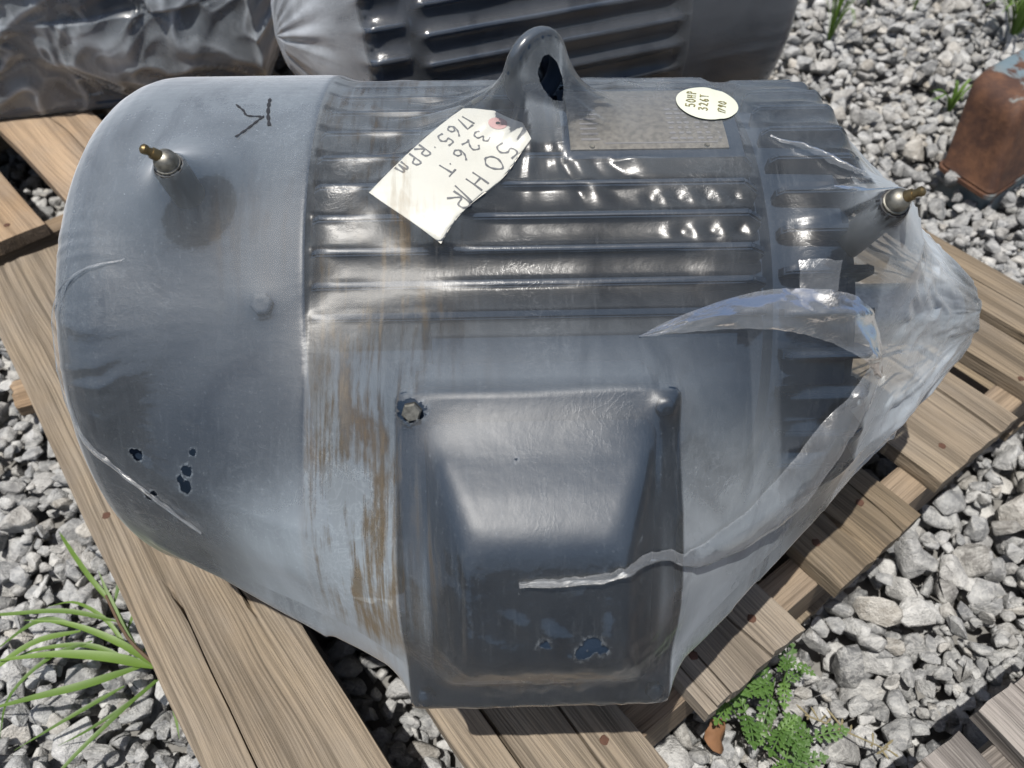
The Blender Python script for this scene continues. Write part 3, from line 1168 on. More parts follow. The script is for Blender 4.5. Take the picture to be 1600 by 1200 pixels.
# ---------------------------------------------------------------- handwriting helper
GLYPH = {
    '0': [[(.5, 0), (.15, .2), (.1, .6), (.45, 1), (.85, .7), (.9, .3), (.5, 0)]],
    '1': [[(.5, 1), (.5, 0)]],
    '2': [[(.1, .8), (.4, 1), (.75, .8), (.6, .45), (.15, .05), (.35, .12), (.9, 0)]],
    '3': [[(.15, .95), (.6, 1), (.75, .78), (.4, .55), (.8, .4), (.75, .1), (.4, 0), (.1, .12)]],
    '5': [[(.85, 1), (.25, 1), (.2, .6), (.6, .62), (.85, .35), (.6, .02), (.1, .08)]],
    '6': [[(.7, 1), (.3, .65), (.15, .25), (.4, 0), (.75, .12), (.7, .4), (.4, .45), (.2, .25)]],
    '7': [[(.1, 1), (.85, 1), (.45, 0)]],
    '9': [[(.75, .75), (.45, .55), (.2, .75), (.45, 1), (.75, .85), (.7, .4), (.55, 0)]],
    'H': [[(.15, 1), (.1, 0)], [(.85, 1), (.8, 0)], [(.12, .5), (.85, .52)]],
    'P': [[(.2, 0), (.25, 1), (.7, .95), (.75, .65), (.3, .5)]],
    'R': [[(.15, 0), (.2, 1), (.7, .95), (.75, .62), (.25, .5), (.85, 0)]],
    'T': [[(.05, .95), (.95, 1)], [(.5, .97), (.48, 0)]],
    'm': [[(.05, 0), (.12, .6), (.35, .65), (.42, .05), (.6, .62), (.8, .6), (.92, 0)]],
    '.': [[(.4, .45), (.5, .42)]],
    '/': [[(.65, 1.05), (.35, -.15)]],
}


def catmull(pts, n):
    P = [np.array(p, dtype=float) for p in pts]
    P = [2 * P[0] - P[1]] + P + [2 * P[-1] - P[-2]]
    out = []
    m = len(P) - 3
    for k in range(n + 1):
        t = k / n * m
        i = min(int(t), m - 1)
        f = t - i
        a, b, c, d = P[i:i + 4]
        out.append(0.5 * (2 * b + (c - a) * f + (2 * a - 5 * b + 4 * c - d) * f * f + (3 * b - a - 3 * c + d) * f ** 3))
    return out


def ribbon(paths, surf, w, V=None, F=None):
    """flat strokes of half width w along 2D paths, laid on surf(u, v) -> point"""
    V = [] if V is None else V
    F = [] if F is None else F
    for path in paths:
        if len(path) > 3:
            Q = [Vector(p) for p in catmull(path, (len(path) - 1) * 5)]
        else:
            P = [Vector(p) for p in path]
            Q = [P[i].lerp(P[i + 1], k / 4) for i in range(len(P) - 1) for k in range(4)] + [P[-1]]
        b = len(V)
        for i, p in enumerate(Q):
            t = (Q[min(i + 1, len(Q) - 1)] - Q[max(i - 1, 0)])
            t = t.normalized() if t.length > 0 else Vector((1, 0))
            n = Vector((-t.y, t.x)) * w * (0.75 + 0.25 * math.sin(i * 1.3 + 1))
            V.append(surf(*(p + n)))
            V.append(surf(*(p - n)))
        for i in range(len(Q) - 1):
            F.append((b + 2 * i, b + 2 * i + 1, b + 2 * i + 3, b + 2 * i + 2))
    return V, F


def write(lines, org, dvec, uvec, size, adv=0.95):
    """lines of (text, x offset, y offset, size factor) -> 2D paths in the surface plane"""
    d, u = Vector(dvec), Vector(uvec)
    out = []
    for (text, ox, oy, k) in lines:
        x = ox
        for ch in text:
            g = GLYPH[ch]
            for st in g:
                out.append([tuple(Vector(org) + d * (x + px * size * k * 0.72) + u * (oy + py * size * k)) for px, py in st])
            x += size * k * adv * (0.45 if ch in '1./' else 1.0)
    return out


# paper tag: flat coordinates (x along the motor, c = arc length round it), bent over the fin tips
TAGR = 0.2075
ta = Vector((-0.0934, 69.54)); tb = Vector((-0.0488, 58.11)); tc = Vector((0.0206, 82.08)); te = Vector((-0.0112, 95.8))


def arc(p, r=TAGR):
    return Vector((p[0], rad(p[1]) * r))


A, B, Cc = arc(ta), arc(tb), arc(tc)
Lx = (Cc - B)                       # long side from the foot of the tag to its hole end
Wx = (A - B)
long_len, wid_len = Lx.length * 1.0, Wx.length
ld = Lx.normalized()
wd = (Wx - ld * Wx.dot(ld)).normalized()
wid_len = Wx.length


def tag_surf(u, v, lift=0.0):
    """u along the tag from its foot, v across"""
    p = B + ld * u + wd * v
    w = 0.0022 * math.sin(u * 60 + 0.6) * (1 - v / wid_len) ** 2 + 0.0012 * math.sin(v * 90 + u * 20)
    return polar(p.x, TAGR + 0.0025 + w + lift, math.degrees(p.y / TAGR))


TL, TW = long_len * 1.0, wid_len
outline = []
nu, nv = 30, 12
V, F, grid = [], [], {}
for lay, lift in ((0, 0.0), (1, -0.0004)):
    for i in range(nu + 1):
        for j in range(nv + 1):
            u, v = TL * i / nu, TW * j / nv
            # clipped corners at the hole end, slightly skewed foot
            v0 = max(0, (u - TL * 0.90) / (TL * 0.10)) * TW * 0.26
            v1 = TW - max(0, (u - TL * 0.90) / (TL * 0.10)) * TW * 0.30
            v = v0 + (v1 - v0) * j / nv
            v += (0.0020 * math.sin(u * 75)) * (1 - j / nv)
            grid[(lay, i, j)] = len(V)
            V.append(tag_surf(u, v, lift))
for lay in (0, 1):
    for i in range(nu):
        for j in range(nv):
            q = (grid[(lay, i, j)], grid[(lay, i + 1, j)], grid[(lay, i + 1, j + 1)], grid[(lay, i, j + 1)])
            F.append(q if lay == 0 else q[::-1])
ptag = part("paper_tag", V, F, M['paper'], None, MC, True, 60)
ptag.location = MOTOR_LOC
ptag.rotation_euler = (0, 0, MOTOR_RZ)
tag(ptag, "white paper tag with handwriting, lying on the motor's ribs beside the lifting eye", "tag")
# writing runs from the hole end to the foot; first line nearest the lower long edge
org = (TL * 0.80, TW * 0.10)
paths = write([("50", 0.0, -TW * 0.02, 1.15), ("H/R", TL * 0.30, -TW * 0.00, 1.1),
               ("326.T", TL * 0.00, -TW * 0.36, 0.92), ("1765.", -TL * 0.06, -TW * 0.64, 0.85), ("RPm", TL * 0.33, -TW * 0.72, 0.8)],
              (TL * 0.79, TW * 0.265), (-1, 0), (0, -1), TW * 0.21)
V, F = ribbon(paths, lambda u, v: tag_surf(u, v, 0.0005), 0.00075)
part("handwriting", V, F, M['ink'], ptag)
V, F = [], []
hu, hv = TL * 0.91, TW * 0.52
for rr, lf in ((0.0055, 0.0004),):
    b = len(V)
    V.append(tag_surf(hu, hv, lf))
    for i in range(16):
        V.append(tag_surf(hu + rr * math.cos(i * 0.3927) * 1.1, hv + rr * math.sin(i * 0.3927) * 1.3, lf))
    for i in range(16):
        F.append((b, b + 1 + i, b + 1 + (i + 1) % 16))
patch_o = part("reinforcing_patch", V, F, M['pink'], ptag)
V, F = [tag_surf(hu, hv, 0.0007)], []
for i in range(10):
    V.append(tag_surf(hu + 0.0016 * math.cos(i * 0.6283), hv + 0.0016 * math.sin(i * 0.6283), 0.0007))
F = [(0, 1 + i, 1 + (i + 1) % 10) for i in range(10)]
part("string_hole", V, F, M['black'], ptag)

# ---------------------------------------------------------------- plastic film stretched over an object


def stretch_film(bvh, x0, x1, nx, na, suction, floor_z, r_end0, r_end1, rmax=0.40, r_in=0.02, tents=(), cone=None, sags=(), hull=None):
    """membrane in cylindrical coordinates about local X that relaxes onto the object below it"""
    xs = np.linspace(x0, x1, nx)
    al = np.arange(na) * (2 * math.pi / na)
    obs = np.full((nx, na), r_in)
    ca, sa = np.cos(al), np.sin(al)
    cast = bvh.ray_cast
    for i in range(nx):
        x = float(xs[i])
        row = obs[i]
        for j in range(na):
            d = Vector((0.0, float(ca[j]), -float(sa[j])))
            hit = cast(Vector((x, -rmax * 1.6 * float(ca[j]), rmax * 1.6 * float(sa[j]))), d)
            if hit[0] is not None:
                row[j] = max(r_in, rmax * 1.6 - hit[3])
    hard = obs.copy()
    XX, AA = xs[:, None], np.arctan2(sa, ca)[None, :]
    for (tx, ta_, rbase, h, wx_, wa_, pw) in tents:        # folds of film propped up round a post
        da = (AA - rad(ta_) + math.pi) % (2 * math.pi) - math.pi
        d = np.hypot((XX - tx) / wx_, da * rbase / wa_)
        obs = np.maximum(obs, np.where(d < 1, rbase + h * np.clip(1 - d, 0, 1) ** pw, 0))
    if cone is not None:                                   # straight gather from the rim to the shaft end
        cx0, cx1, k = cone
        i0 = int(np.argmin(abs(xs - cx0)))
        f = np.clip((XX - cx0) / (cx1 - cx0), 0, 1)
        line = (obs[max(0, i0 - 12):i0 + 1].max(0)[None, :] * (1 - f) + r_end1 * f) * (1 - (k + 0.30 * (1 - smoothstep(5, 48, np.degrees(AA)))) * np.sin(f * math.pi))
        line = (line + np.roll(line, 6, 1) + np.roll(line, -6, 1) + np.roll(line, 12, 1) + np.roll(line, -12, 1)) / 5
        obs = np.where(XX > cx0, np.maximum(obs, line), obs)
    cap = np.where(sa < -0.05, floor_z / np.minimum(sa, -0.05), 9.0)          # stays above the deck
    cap = np.maximum(cap, 0.03)

    def relax(r, ob, cp, hx, da, n, suck):
        for _ in range(n):
            aa = (np.roll(r, 1, 1) + np.roll(r, -1, 1)) * 0.5 * math.cos(da)
            ax = r.copy()
            ax[1:-1] = (r[:-2] + r[2:]) * 0.5
            wx = 1.0 / hx ** 2
            wa = 1.0 / (np.maximum(r, 0.05) * da) ** 2
            q = (wx * ax + wa * aa) / (wx + wa) - suck / (wx + wa) * 1.0
            q = np.minimum(q, cp)
            q = np.maximum(q, ob)
            q[0] = r_end0
            q[-1] = r_end1
            r = q
        return r

    sk = np.full((nx, na), suction)
    D = np.degrees(AA)
    D = np.where(D < -90, D + 360, D)
    for (sx0, sx1, sa0, sa1, p_) in sags:                  # film drawn in between the fins
        sk = np.where((XX > sx0) & (XX < sx1) & (D > sa0) & (D < sa1), p_, sk)
    if hull is not None:                                   # sheets spanning straight from one high edge to the next
        ha0, ha1, k_ = hull
        for j in np.nonzero((D[0] > ha0) & (D[0] < ha1))[0]:
            y_ = obs[:, j]
            st_ = []
            for i in range(nx):
                while len(st_) >= 2 and (y_[st_[-1]] - y_[st_[-2]]) * (i - st_[-2]) <= (y_[i] - y_[st_[-2]]) * (st_[-1] - st_[-2]):
                    st_.pop()
                st_.append(i)
            env = np.interp(np.arange(nx), st_, y_[st_])
            w_ = k_ * min(1.0, (D[0, j] - ha0) / 14, (ha1 - D[0, j]) / 14)
            m_ = env - y_ > 0.004
            obs[:, j] = np.where(m_, y_ + (env - y_) * w_, y_)

    def pool(a, kx, ka):
        n0, n1 = a.shape[0] // kx, a.shape[1] // ka
        return a[:n0 * kx, :n1 * ka].reshape(n0, kx, n1, ka).max((1, 3))

    r = None
    for k in (4, 2, 1):
        ob = pool(obs, k, k) if k > 1 else obs
        nxx, naa = ob.shape
        cp = cap[::k][:naa][None, :]
        if r is None:
            r = np.minimum(np.full(ob.shape, rmax), cp)
            n = 2500
        else:
            # bilinear upsample
            xi = np.linspace(0, r.shape[0] - 1, nxx)
            i0 = np.minimum(xi.astype(int), r.shape[0] - 2)
            fx = (xi - i0)[:, None]
            r = r[i0] * (1 - fx) + r[i0 + 1] * fx
            aj = np.arange(naa) / naa * r.shape[1]
            j0 = aj.astype(int)
            fa = (aj - j0)[None, :]
            r = r[:, j0 % r.shape[1]] * (1 - fa) + r[:, (j0 + 1) % r.shape[1]] * fa
            n = 500 if k == 2 else 260
        r = relax(r, ob + 0.0008, cp, (x1 - x0) / (nxx - 1), 2 * math.pi / naa, n, pool(sk, k, k) if k > 1 else sk)
    return xs, al, r, hard, cap


def film_object(name, xs, al, r, attrs, holes, mat, loc, rz, cut=None):
    """turn the relaxed film into a mesh; holes: boolean grid of removed vertices"""
    nx, na = r.shape
    X = np.repeat(xs[:, None], na, 1)
    V = np.stack([X, -r * np.cos(al)[None, :], r * np.sin(al)[None, :]], -1).reshape(-1, 3)
    I = np.arange(nx - 1)[:, None]
    J = np.arange(na)[None, :]
    J2 = (J + 1) % na
    Q = np.stack([I * na + J, (I + 1) * na + J, (I + 1) * na + J2, I * na + J2], -1).reshape(-1, 4)
    if holes is not None:
        keep = ~(holes.reshape(-1)[Q].sum(1) >= 2)
        Q = Q[keep]
    # end caps as shrinking rings
    ends = []
    base = len(V)
    for e, (i, xo) in enumerate(((0, xs[0]), (nx - 1, xs[-1]))):
        prev = i * na + np.arange(na)
        for k, f in enumerate((0.7, 0.35, 0.04)):
            rr = r[i] * f
            W = np.stack([np.full(na, xo + (0.002 if e else -0.001) * (k + 1)), -rr * np.cos(al), rr * np.sin(al)], -1)
            V = np.concatenate([V, W])
            cur = base + np.arange(na)
            base += na
            nx2 = np.roll(np.arange(na), -1)
            q = np.stack([prev, prev[nx2], cur[nx2], cur], -1)
            Q = np.concatenate([Q, q if e == 0 else q[:, ::-1]])
            prev = cur
    o = quads_np(name, V, Q, mat, None, True)
    n = len(V)
    me = o.data
    for k, arr in attrs.items():
        a = me.attributes.new(k, 'FLOAT', 'POINT')
        full = np.zeros(n, dtype=np.float32)
        full[:nx * na] = arr.reshape(-1)
        if k == 'haze': full[nx * na:] = 0.4
        a.data.foreach_set("value", full)
    # UV: metres along the axis and round the body
    li = np.empty(len(me.loops), dtype=np.int32)
    me.loops.foreach_get("vertex_index", li)
    U = np.zeros((n, 2), dtype=np.float32)
    U[:nx * na, 0] = X.reshape(-1)
    U[:nx * na, 1] = np.repeat((al * 0.21)[None, :], nx, 0).reshape(-1)
    w = U[li]
    # close the seam (which lies underneath)
    wq = w.reshape(-1, 4, 2)
    span = wq[:, :, 1].max(1) - wq[:, :, 1].min(1)
    bad = span > 0.6
    wq[bad, :, 1] = np.where(wq[bad, :, 1] < 0.6, wq[bad, :, 1] + 2 * math.pi * 0.21, wq[bad, :, 1])
    uvl = me.uv_layers.new(name="UVMap")
    uvl.data.foreach_set("uv", wq.reshape(-1).astype(np.float32))
    o.location = loc
    o.rotation_euler = (0, 0, rz)
    return o


nz1, nz2, nz3 = N2(21), N2(22), N2(23)
xs, al, fr, obs, fcap = stretch_film(MC.bvh(), -0.3185, 0.412, 400, 680, 1.6, -0.2015, 0.165, 0.033,
                              tents=((0.016, 90, 0.203, 0.050, 0.105, 0.075, 2.5), (-0.214, 68.5, 0.208, 0.032, 0.055, 0.055, 3.4), (0.232, 60.5, 0.200, 0.038, 0.042, 0.045, 3.0)),
                              cone=(0.236, 0.412, 0.07), sags=((-0.13, 0.160, 47, 200, 13.0), (0.18, 0.232, 20, 200, 10.0), (-0.055, 0.097, -12, 38, 9.0)), hull=(-75, 30, 0.90))
deg = np.degrees(al)[None, :].repeat(len(xs), 0)
deg = np.where(deg > 270, deg - 360, deg)
X = xs[:, None].repeat(len(al), 1)
arcm = np.radians(deg) * 0.21
gap = np.clip(fr - obs, 0, 0.2)
free = smoothstep(0.002, 0.02, gap)
# pleats gathered towards the shaft end, wrinkles at the fan end, ripples over the box cover
cone = smoothstep(0.245, 0.30, X)
pleat = nz1(np.radians(deg) * 9 + nz2(X * 12, arcm * 14) * 1.4, X * 9) * 0.55 + nz1(np.radians(deg) * 21 + 7, X * 16 + 3 * nz2(X * 20, arcm * 9)) * 0.35 \
    + np.abs(nz3(X * 60, np.radians(deg) * 18)) * 0.35
fold = nz2(np.radians(deg) * 2.6 + X * 6, X * 11 + np.radians(deg) * 1.3) * 0.9 + np.abs(nz3(np.radians(deg) * 4.2 - X * 9, X * 7)) * 0.9
crk = 1 - np.abs(nz1(X * 55 + fold * 2, np.radians(deg) * 8 + X * 20)) * 2
fr = fr + cone * (pleat * 0.0030 + fold * 0.0075 + crk * 0.0022) * np.clip(fr / 0.10, 0.35, 1.2)
wr = smoothstep(-0.235, -0.285, X) * smoothstep(15, 30, deg) * (1 - smoothstep(62, 75, deg))
fr = fr + wr * (nz2(X * 25, arcm * 150 + 2 * nz1(X * 40, arcm * 30)) * 0.0011)
boxz = smoothstep(-0.06, -0.03, X) * (1 - smoothstep(0.08, 0.105, X)) * smoothstep(-12, 0, deg) * (1 - smoothstep(24, 36, deg))
fr = fr + boxz * np.abs(nz3(X * 55 + nz1(X * 9, arcm * 9) * 4, arcm * 150 + X * 40)) * 0.0021 * (1 - smoothstep(12, 20, deg))
fr = fr + free * (nz1(X * 14, arcm * 14) * 0.0022 + nz2(X * 46, arcm * 30) * 0.0007)
ex, ea = X - 0.016, (deg - 90) * rad(1) * 0.21
ed_ = np.hypot(ex, ea)
eang = np.arctan2(ea, ex)
ew = smoothstep(0.015, 0.035, ed_) * (1 - smoothstep(0.07, 0.12, ed_)) * smoothstep(0.001, 0.008, gap)
fr = fr + ew * (np.abs(nz1(eang * 4.5 + 20, ed_ * 12)) * 0.0045 + nz2(eang * 9 + 30, ed_ * 20) * 0.0015 - 0.0015)
# crimped ripples beside two fins
for (ca_, c0, c1) in ((67.3, 0.075, 0.158), (60.4, 0.09, 0.165)):
    m = np.exp(-((deg - ca_) / 1.5) ** 2) * smoothstep(c0, c0 + 0.02, X) * (1 - smoothstep(c1 - 0.01, c1, X))
    fr = fr + m * np.sin((X + 0.0009 * (deg - ca_)) * 330) * 0.0013
fr = np.maximum(fr, obs + 0.0006 + 0.0010 * boxz)
fr = np.minimum(fr, fcap[None, :])
fr[0] = 0.165
fr[-1] = 0.033
fr[-1] += 0.006 * nz1(np.radians(deg[-1]) * 3, X[-1] * 0 + 5)

# burnt or torn openings: (x, bearing, radius, ragged)
cut = np.zeros(fr.shape)
rim = np.zeros(fr.shape)
PF = np.stack([X, -fr * np.cos(al)[None, :], fr * np.sin(al)[None, :]], -1)


def opening(c, hr, k=(1, 1, 1), rimw=1.0):
    """worn or burnt opening of radius hr round point c: cut passes 0.5 at its edge"""
    global cut, rim
    dd = np.sqrt((((PF - np.array(c)) * np.array(k)) ** 2).sum(-1)) / hr
    cut = np.maximum(cut, np.clip(1.0 - 0.5 * dd, 0, 1))
    rim = np.maximum(rim, (1 - smoothstep(1.1, 1.45, dd)) * rimw)


def on_film(x, a):
    i = int(np.argmin(abs(xs - x)))
    j = int(round((a % 360) / 360 * len(al))) % len(al)
    return PF[i, j]


for (hx, ha, hr) in ((-0.254, 21.0, 0.0040), (-0.219, 19.6, 0.0040), (-0.2215, 16.8, 0.0045), (-0.214, 22.6, 0.0026), (-0.2525, 13.2, 0.0038), (-0.247, 14.3, 0.0026),
                     (-0.226, 18.1, 0.0026), (-0.258, 21.6, 0.0022)):
    opening(on_film(hx, ha), hr)
for (bx_, bs_, bh_, hr) in ((0.038, 0.139, HT, 0.0046), (0.032, 0.145, HT, 0.0036), (0.044, 0.143, HT, 0.0030), (0.010, 0.138, HT, 0.0030), (BX0 + 0.0095, 0.0095, 0.004, 0.0072),
                            (0.008, 0.070, HT * .8, 0.002), (0.052, 0.074, HT * .86, 0.0027), (0.067, 0.078, HT * .85, 0.0016), (-0.004, 0.0355, 0.02, 0.0014)):
    opening(bxp(bx_, bs_, bh_ + 0.001), hr, (0.75, 1, 1), 0.8)
# the lifting eye has worn through
e1 = np.array((math.cos(rad(38)), math.sin(rad(38)), 0))
ev = PF - np.array((0.016, 0.0, 0.2395))
dd = np.sqrt(((ev @ e1) * 1.45) ** 2 + ev[..., 2] ** 2) / 0.0130
cut = np.maximum(cut, np.clip(2.2 - 1.7 * dd, 0, 1) * (np.abs(ev[..., 1]) < 0.05))
rim = np.maximum(rim, (1 - smoothstep(1.0, 1.35, dd)) * (np.abs(ev[..., 1]) < 0.05) * 0.3)
# the grease fittings poke through
for (hx, ha) in ((-0.214, 68.5), (0.232, 60.5)):
    opening(polar(hx, 0.2460, ha), 0.0100, (1, 1, 1), 0.3)
gap = np.clip(fr - obs, 0, 0.2)
matte = (1 - smoothstep(-0.142, -0.136, X)) * smoothstep(-20, 20, deg) * (0.75 + 0.25 * smoothstep(40, 80, deg))
side_pad_zone = smoothstep(14, 30, deg) * (1 - smoothstep(50, 60, deg))
haze = 0.0 + 0.27 * smoothstep(0.020, 0.065, gap) * (1 - 0.55 * side_pad_zone) + 0.13 * cone + (1 - smoothstep(-0.15, -0.125, X)) * (0.010 + 0.045 * smoothstep(20, 80, deg))  # last term also puts sky sheen on the fan cover's top into the haze
haze += 0.05 * smoothstep(60, 100, deg)  # paler towards the top: reflected sky painted in as extra haze
dust = 1.15 * np.exp(-((X + 0.092 + 0.02 * nz2(X * 10, arcm * 8)) / 0.046) ** 2) * (X > -0.136) * smoothstep(-8, 14, deg) * (1 - 0.35 * smoothstep(50, 75, deg))
dust = dust + 0.35 * np.exp(-((X + 0.17) / 0.05) ** 2 - ((deg - 60) / 14) ** 2)
upper = smoothstep(-0.075, -0.05, X) * (1 - smoothstep(0.08, 0.10, X)) * smoothstep(10, 18, deg) * (1 - smoothstep(34, 42, deg))
matte = np.clip(matte + 0.55 * np.clip(dust, 0, 1) + 0.45 * upper, 0, 1)
wrap = film_object("plastic_wrap", xs, al, fr, {"haze": haze, "dust": dust, "rim": rim, "cut": cut, "matte": matte}, None, M['film'], MOTOR_LOC, MOTOR_RZ)
tag(wrap, "hazy torn shrink film stretched over the motor with the square box and paper tag", "plastic wrap", "plastic wraps over machines")
# ---------------------------------------------------------------- torn flaps, folds, sticker and scratches on the film


def film_pt(x, a, lift=0.0):
    i = min(max((x - xs[0]) / (xs[-1] - xs[0]) * (len(xs) - 1), 0), len(xs) - 1.001)
    j = (a % 360) / 360 * len(al)
    i0, j0 = int(i), int(j)
    fi, fj = i - i0, j - j0
    j1 = (j0 + 1) % len(al)
    j0 %= len(al)
    q = (fr[i0, j0] * (1 - fi) + fr[i0 + 1, j0] * fi) * (1 - fj) + (fr[i0, j1] * (1 - fi) + fr[i0 + 1, j1] * fi) * fj
    return polar(x, q + lift, a)


def film_strip(name, top, bot, parent, mat, nt=60, ns=12, bulge=0.004, crumple=0.0025, seed=1, label=None):
    """a loose sheet between two edges given as (x, bearing, lift) on the film"""
    A_, B_ = catmull(top, nt), catmull(bot, nt)
    nz = N2(seed)
    V, Q, UV = [], [], []
    for i in range(nt + 1):
        for j in range(ns + 1):
            f = j / ns
            q = A_[i] * (1 - f) + B_[i] * f
            l = max(0.0006, q[2]) + bulge * math.sin(f * math.pi) * min(1, 4 * i / nt)
            n = float(nz(np.array([i * 0.33 + j * 0.11]), np.array([j * 0.55]))[0]) + 0.6 * abs(float(nz(np.array([i * 0.9]), np.array([j * 1.3 + 40]))[0]))
            ed = float(nz(np.array([i * 0.7]), np.array([77.0 + (j > ns / 2) * 9]))[0]) * (1 if j in (0, ns) else 0)
            V.append(film_pt(q[0] + ed * 0.0005, q[1] + ed * 0.12, max(0.0005, l + n * crumple * 0.6)))
            UV.append((q[0] * 1.3 + seed, f * 0.05 + i * 0.003))
    for i in range(nt):
        for j in range(ns):
            Q.append((i * (ns + 1) + j, (i + 1) * (ns + 1) + j, (i + 1) * (ns + 1) + j + 1, i * (ns + 1) + j + 1))
    o = quads_np(name, np.array(V), np.array(Q), mat, parent, True)
    me = o.data
    uv = me.uv_layers.new(name="UVMap")
    li = np.empty(len(me.loops), dtype=np.int32)
    me.loops.foreach_get("vertex_index", li)
    uv.data.foreach_set("uv", np.array(UV, dtype=np.float32)[li].ravel())
    rim_ = me.attributes.new("rim", 'FLOAT', 'POINT')
    e = np.zeros((nt + 1, ns + 1), dtype=np.float32)
    e[:, 0] = e[:, -1] = 0.6
    rim_.data.foreach_set("value", e.ravel())
    hz = me.attributes.new("haze", 'FLOAT', 'POINT')
    hz.data.foreach_set("value", np.full((nt + 1) * (ns + 1), 0.05, dtype=np.float32))
    if label: o["label"] = label
    return o


film_strip("torn_flap", [(0.075, 41.6, .001), (0.111, 45.3, .002), (0.155, 48.6, .003), (0.190, 49.2, .004), (0.222, 47.5, .005), (0.245, 40.5, .004), (0.250, 33.0, .003)],
           [(0.075, 41.4, .002), (0.113, 42.0, .006), (0.150, 42.2, .009), (0.182, 41.2, .010), (0.209, 38.8, .010), (0.232, 35.0, .008), (0.248, 30.5, .004)],
           wrap, M['film_edge'], bulge=0.006, seed=4, label="milky flap of torn film curling over the shaft end")
film_strip("torn_flap", [(0.247, 36.0, .002), (0.226, 30.0, .003), (0.196, 22.5, .003), (0.158, 16.0, .003), (0.112, 14.6, .003), (0.082, 17.6, .002), (0.060, 18.7, .001), (0.042, 17.9, .001), (0.017, 17.6, .0006), (-0.004, 17.4, .0006)],
           [(0.250, 29.0, .004), (0.232, 23.0, .006), (0.206, 15.0, .007), (0.170, 9.5, .007), (0.117, 11.8, .005), (0.0825, 16.7, .003), (0.060, 18.1, .002), (0.042, 17.5, .0012), (0.017, 17.3, .0008), (-0.004, 17.3, .0006)],
           wrap, M['film_edge'], nt=110, bulge=0.005, crumple=0.0018, seed=9, label="twisted torn edge of film running down to the box cover")
film_strip("film_fold", [(-0.250, 56.4, .0005), (-0.279, 54.8, .001), (-0.296, 51.2, .003), (-0.302, 44.0, .004), (-0.300, 33.0, .003), (-0.292, 23.6, .002), (-0.274, 18.8, .001), (-0.246, 13.6, .001), (-0.216, 8.8, .0005)],
           [(-0.251, 56.1, .0005), (-0.280, 54.0, .002), (-0.299, 50.2, .005), (-0.306, 43.4, .006), (-0.304, 32.3, .005), (-0.295, 22.7, .003), (-0.276, 17.9, .0015), (-0.2465, 13.0, .001), (-0.2165, 8.6, .0005)],
           wrap, M['film_edge'], nt=90, ns=6, bulge=0.002, crumple=0.0012, seed=12)
film_strip("film_fold", [(0.181, 82.8, .0008), (0.203, 79.2, .002), (0.222, 75.2, .003), (0.236, 71.6, .001)],
           [(0.180, 82.2, .0008), (0.201, 77.9, .002), (0.221, 73.2, .003), (0.237, 71.0, .001)],
           wrap, M['film_edge'], nt=40, ns=6, bulge=0.003, crumple=0.0010, seed=15)
film_strip("film_fold", [(0.215, 69.4, .0008), (0.228, 65.8, .002), (0.243, 60.5, .001)], [(0.214, 68.8, .0008), (0.226, 64.7, .002), (0.243, 60.0, .001)],
           wrap, M['film_edge'], nt=30, ns=4, bulge=0.002, crumple=0.0010, seed=18)
film_strip("film_patch", [(0.186, 54.6, .0008), (0.199, 54.7, .0008), (0.212, 54.0, .0008)], [(0.187, 47.5, .001), (0.199, 47.2, .001), (0.211, 47.2, .001)],
           wrap, M['film_edge'], nt=16, ns=10, bulge=0.001, crumple=0.0008, seed=21)

# dark scratches in the film of the fan cover
V, F = [], []
for path, w in (([(-0.197, 92.6), (-0.190, 90.2), (-0.186, 88.4), (-0.176, 88.0)], 0.0007), ([(-0.1745, 95.0), (-0.1735, 92.2), (-0.1715, 88.5), (-0.1685, 85.0)], 0.0010),
                ([(-0.174, 88.2), (-0.181, 85.0), (-0.189, 81.4)], 0.0008)):
    P = catmull([(a, b, 0) for a, b in path], 14)
    b0 = len(V)
    for i, q in enumerate(P):
        n = P[min(i + 1, 14)] - P[max(i - 1, 0)]
        t = Vector((n[0], rad(n[1]) * 0.21)).normalized()
        ww = w * (0.5 + abs(math.sin(i * 2.1)) * 0.9)
        V.append(film_pt(q[0] - t.y * ww, q[1] + math.degrees(t.x * ww / 0.21), 0.0005))
        V.append(film_pt(q[0] + t.y * ww, q[1] - math.degrees(t.x * ww / 0.21), 0.0005))
    for i in range(14):
        F.append((b0 + 2 * i, b0 + 2 * i + 1, b0 + 2 * i + 3, b0 + 2 * i + 2))
part("scratch", V, F, M['black'], wrap)

# oval sticker with handwriting


def stk(u, v, lift=0.0):
    """u along the motor, v round it, both in metres from the middle of the sticker"""
    c, s = math.cos(rad(-14)), math.sin(rad(-14))
    return film_pt(0.1415 + u * c - v * s, 92.3 + math.degrees((u * s + v * c) / 0.21), 0.0012 + lift)


V, F = [stk(0, 0)], []
NR, NS = 6, 40
for k in range(1, NR + 1):
    for i in range(NS):
        a = 2 * math.pi * i / NS
        V.append(stk(0.0225 * k / NR * math.cos(a), 0.0245 * k / NR * math.sin(a)))
for i in range(NS):
    F.append((0, 1 + i, 1 + (i + 1) % NS))
for k in range(NR - 1):
    for i in range(NS):
        j = (i + 1) % NS
        F.append((1 + k * NS + i, 1 + (k + 1) * NS + i, 1 + (k + 1) * NS + j, 1 + k * NS + j))
st = part("oval_sticker", V, F, M['sticker'], None, None, True)
st.location = MOTOR_LOC
st.rotation_euler = (0, 0, MOTOR_RZ)
tag(st, "cream oval sticker with small olive handwriting, stuck on the film above the nameplate", "sticker")
paths = write([("50HP", 0.001, 0.0085, 1.0), ("326T", -0.002, -0.0005, 0.95), ("1790", -0.002, -0.0135, 0.85)], (0, -0.0125), (0.0, 1), (-1, 0), 0.0064, 1.05)
V, F = ribbon(paths, lambda u, v: stk(u, v, 0.0005), 0.0006)
part("handwriting", V, F, M['ink2'], st)

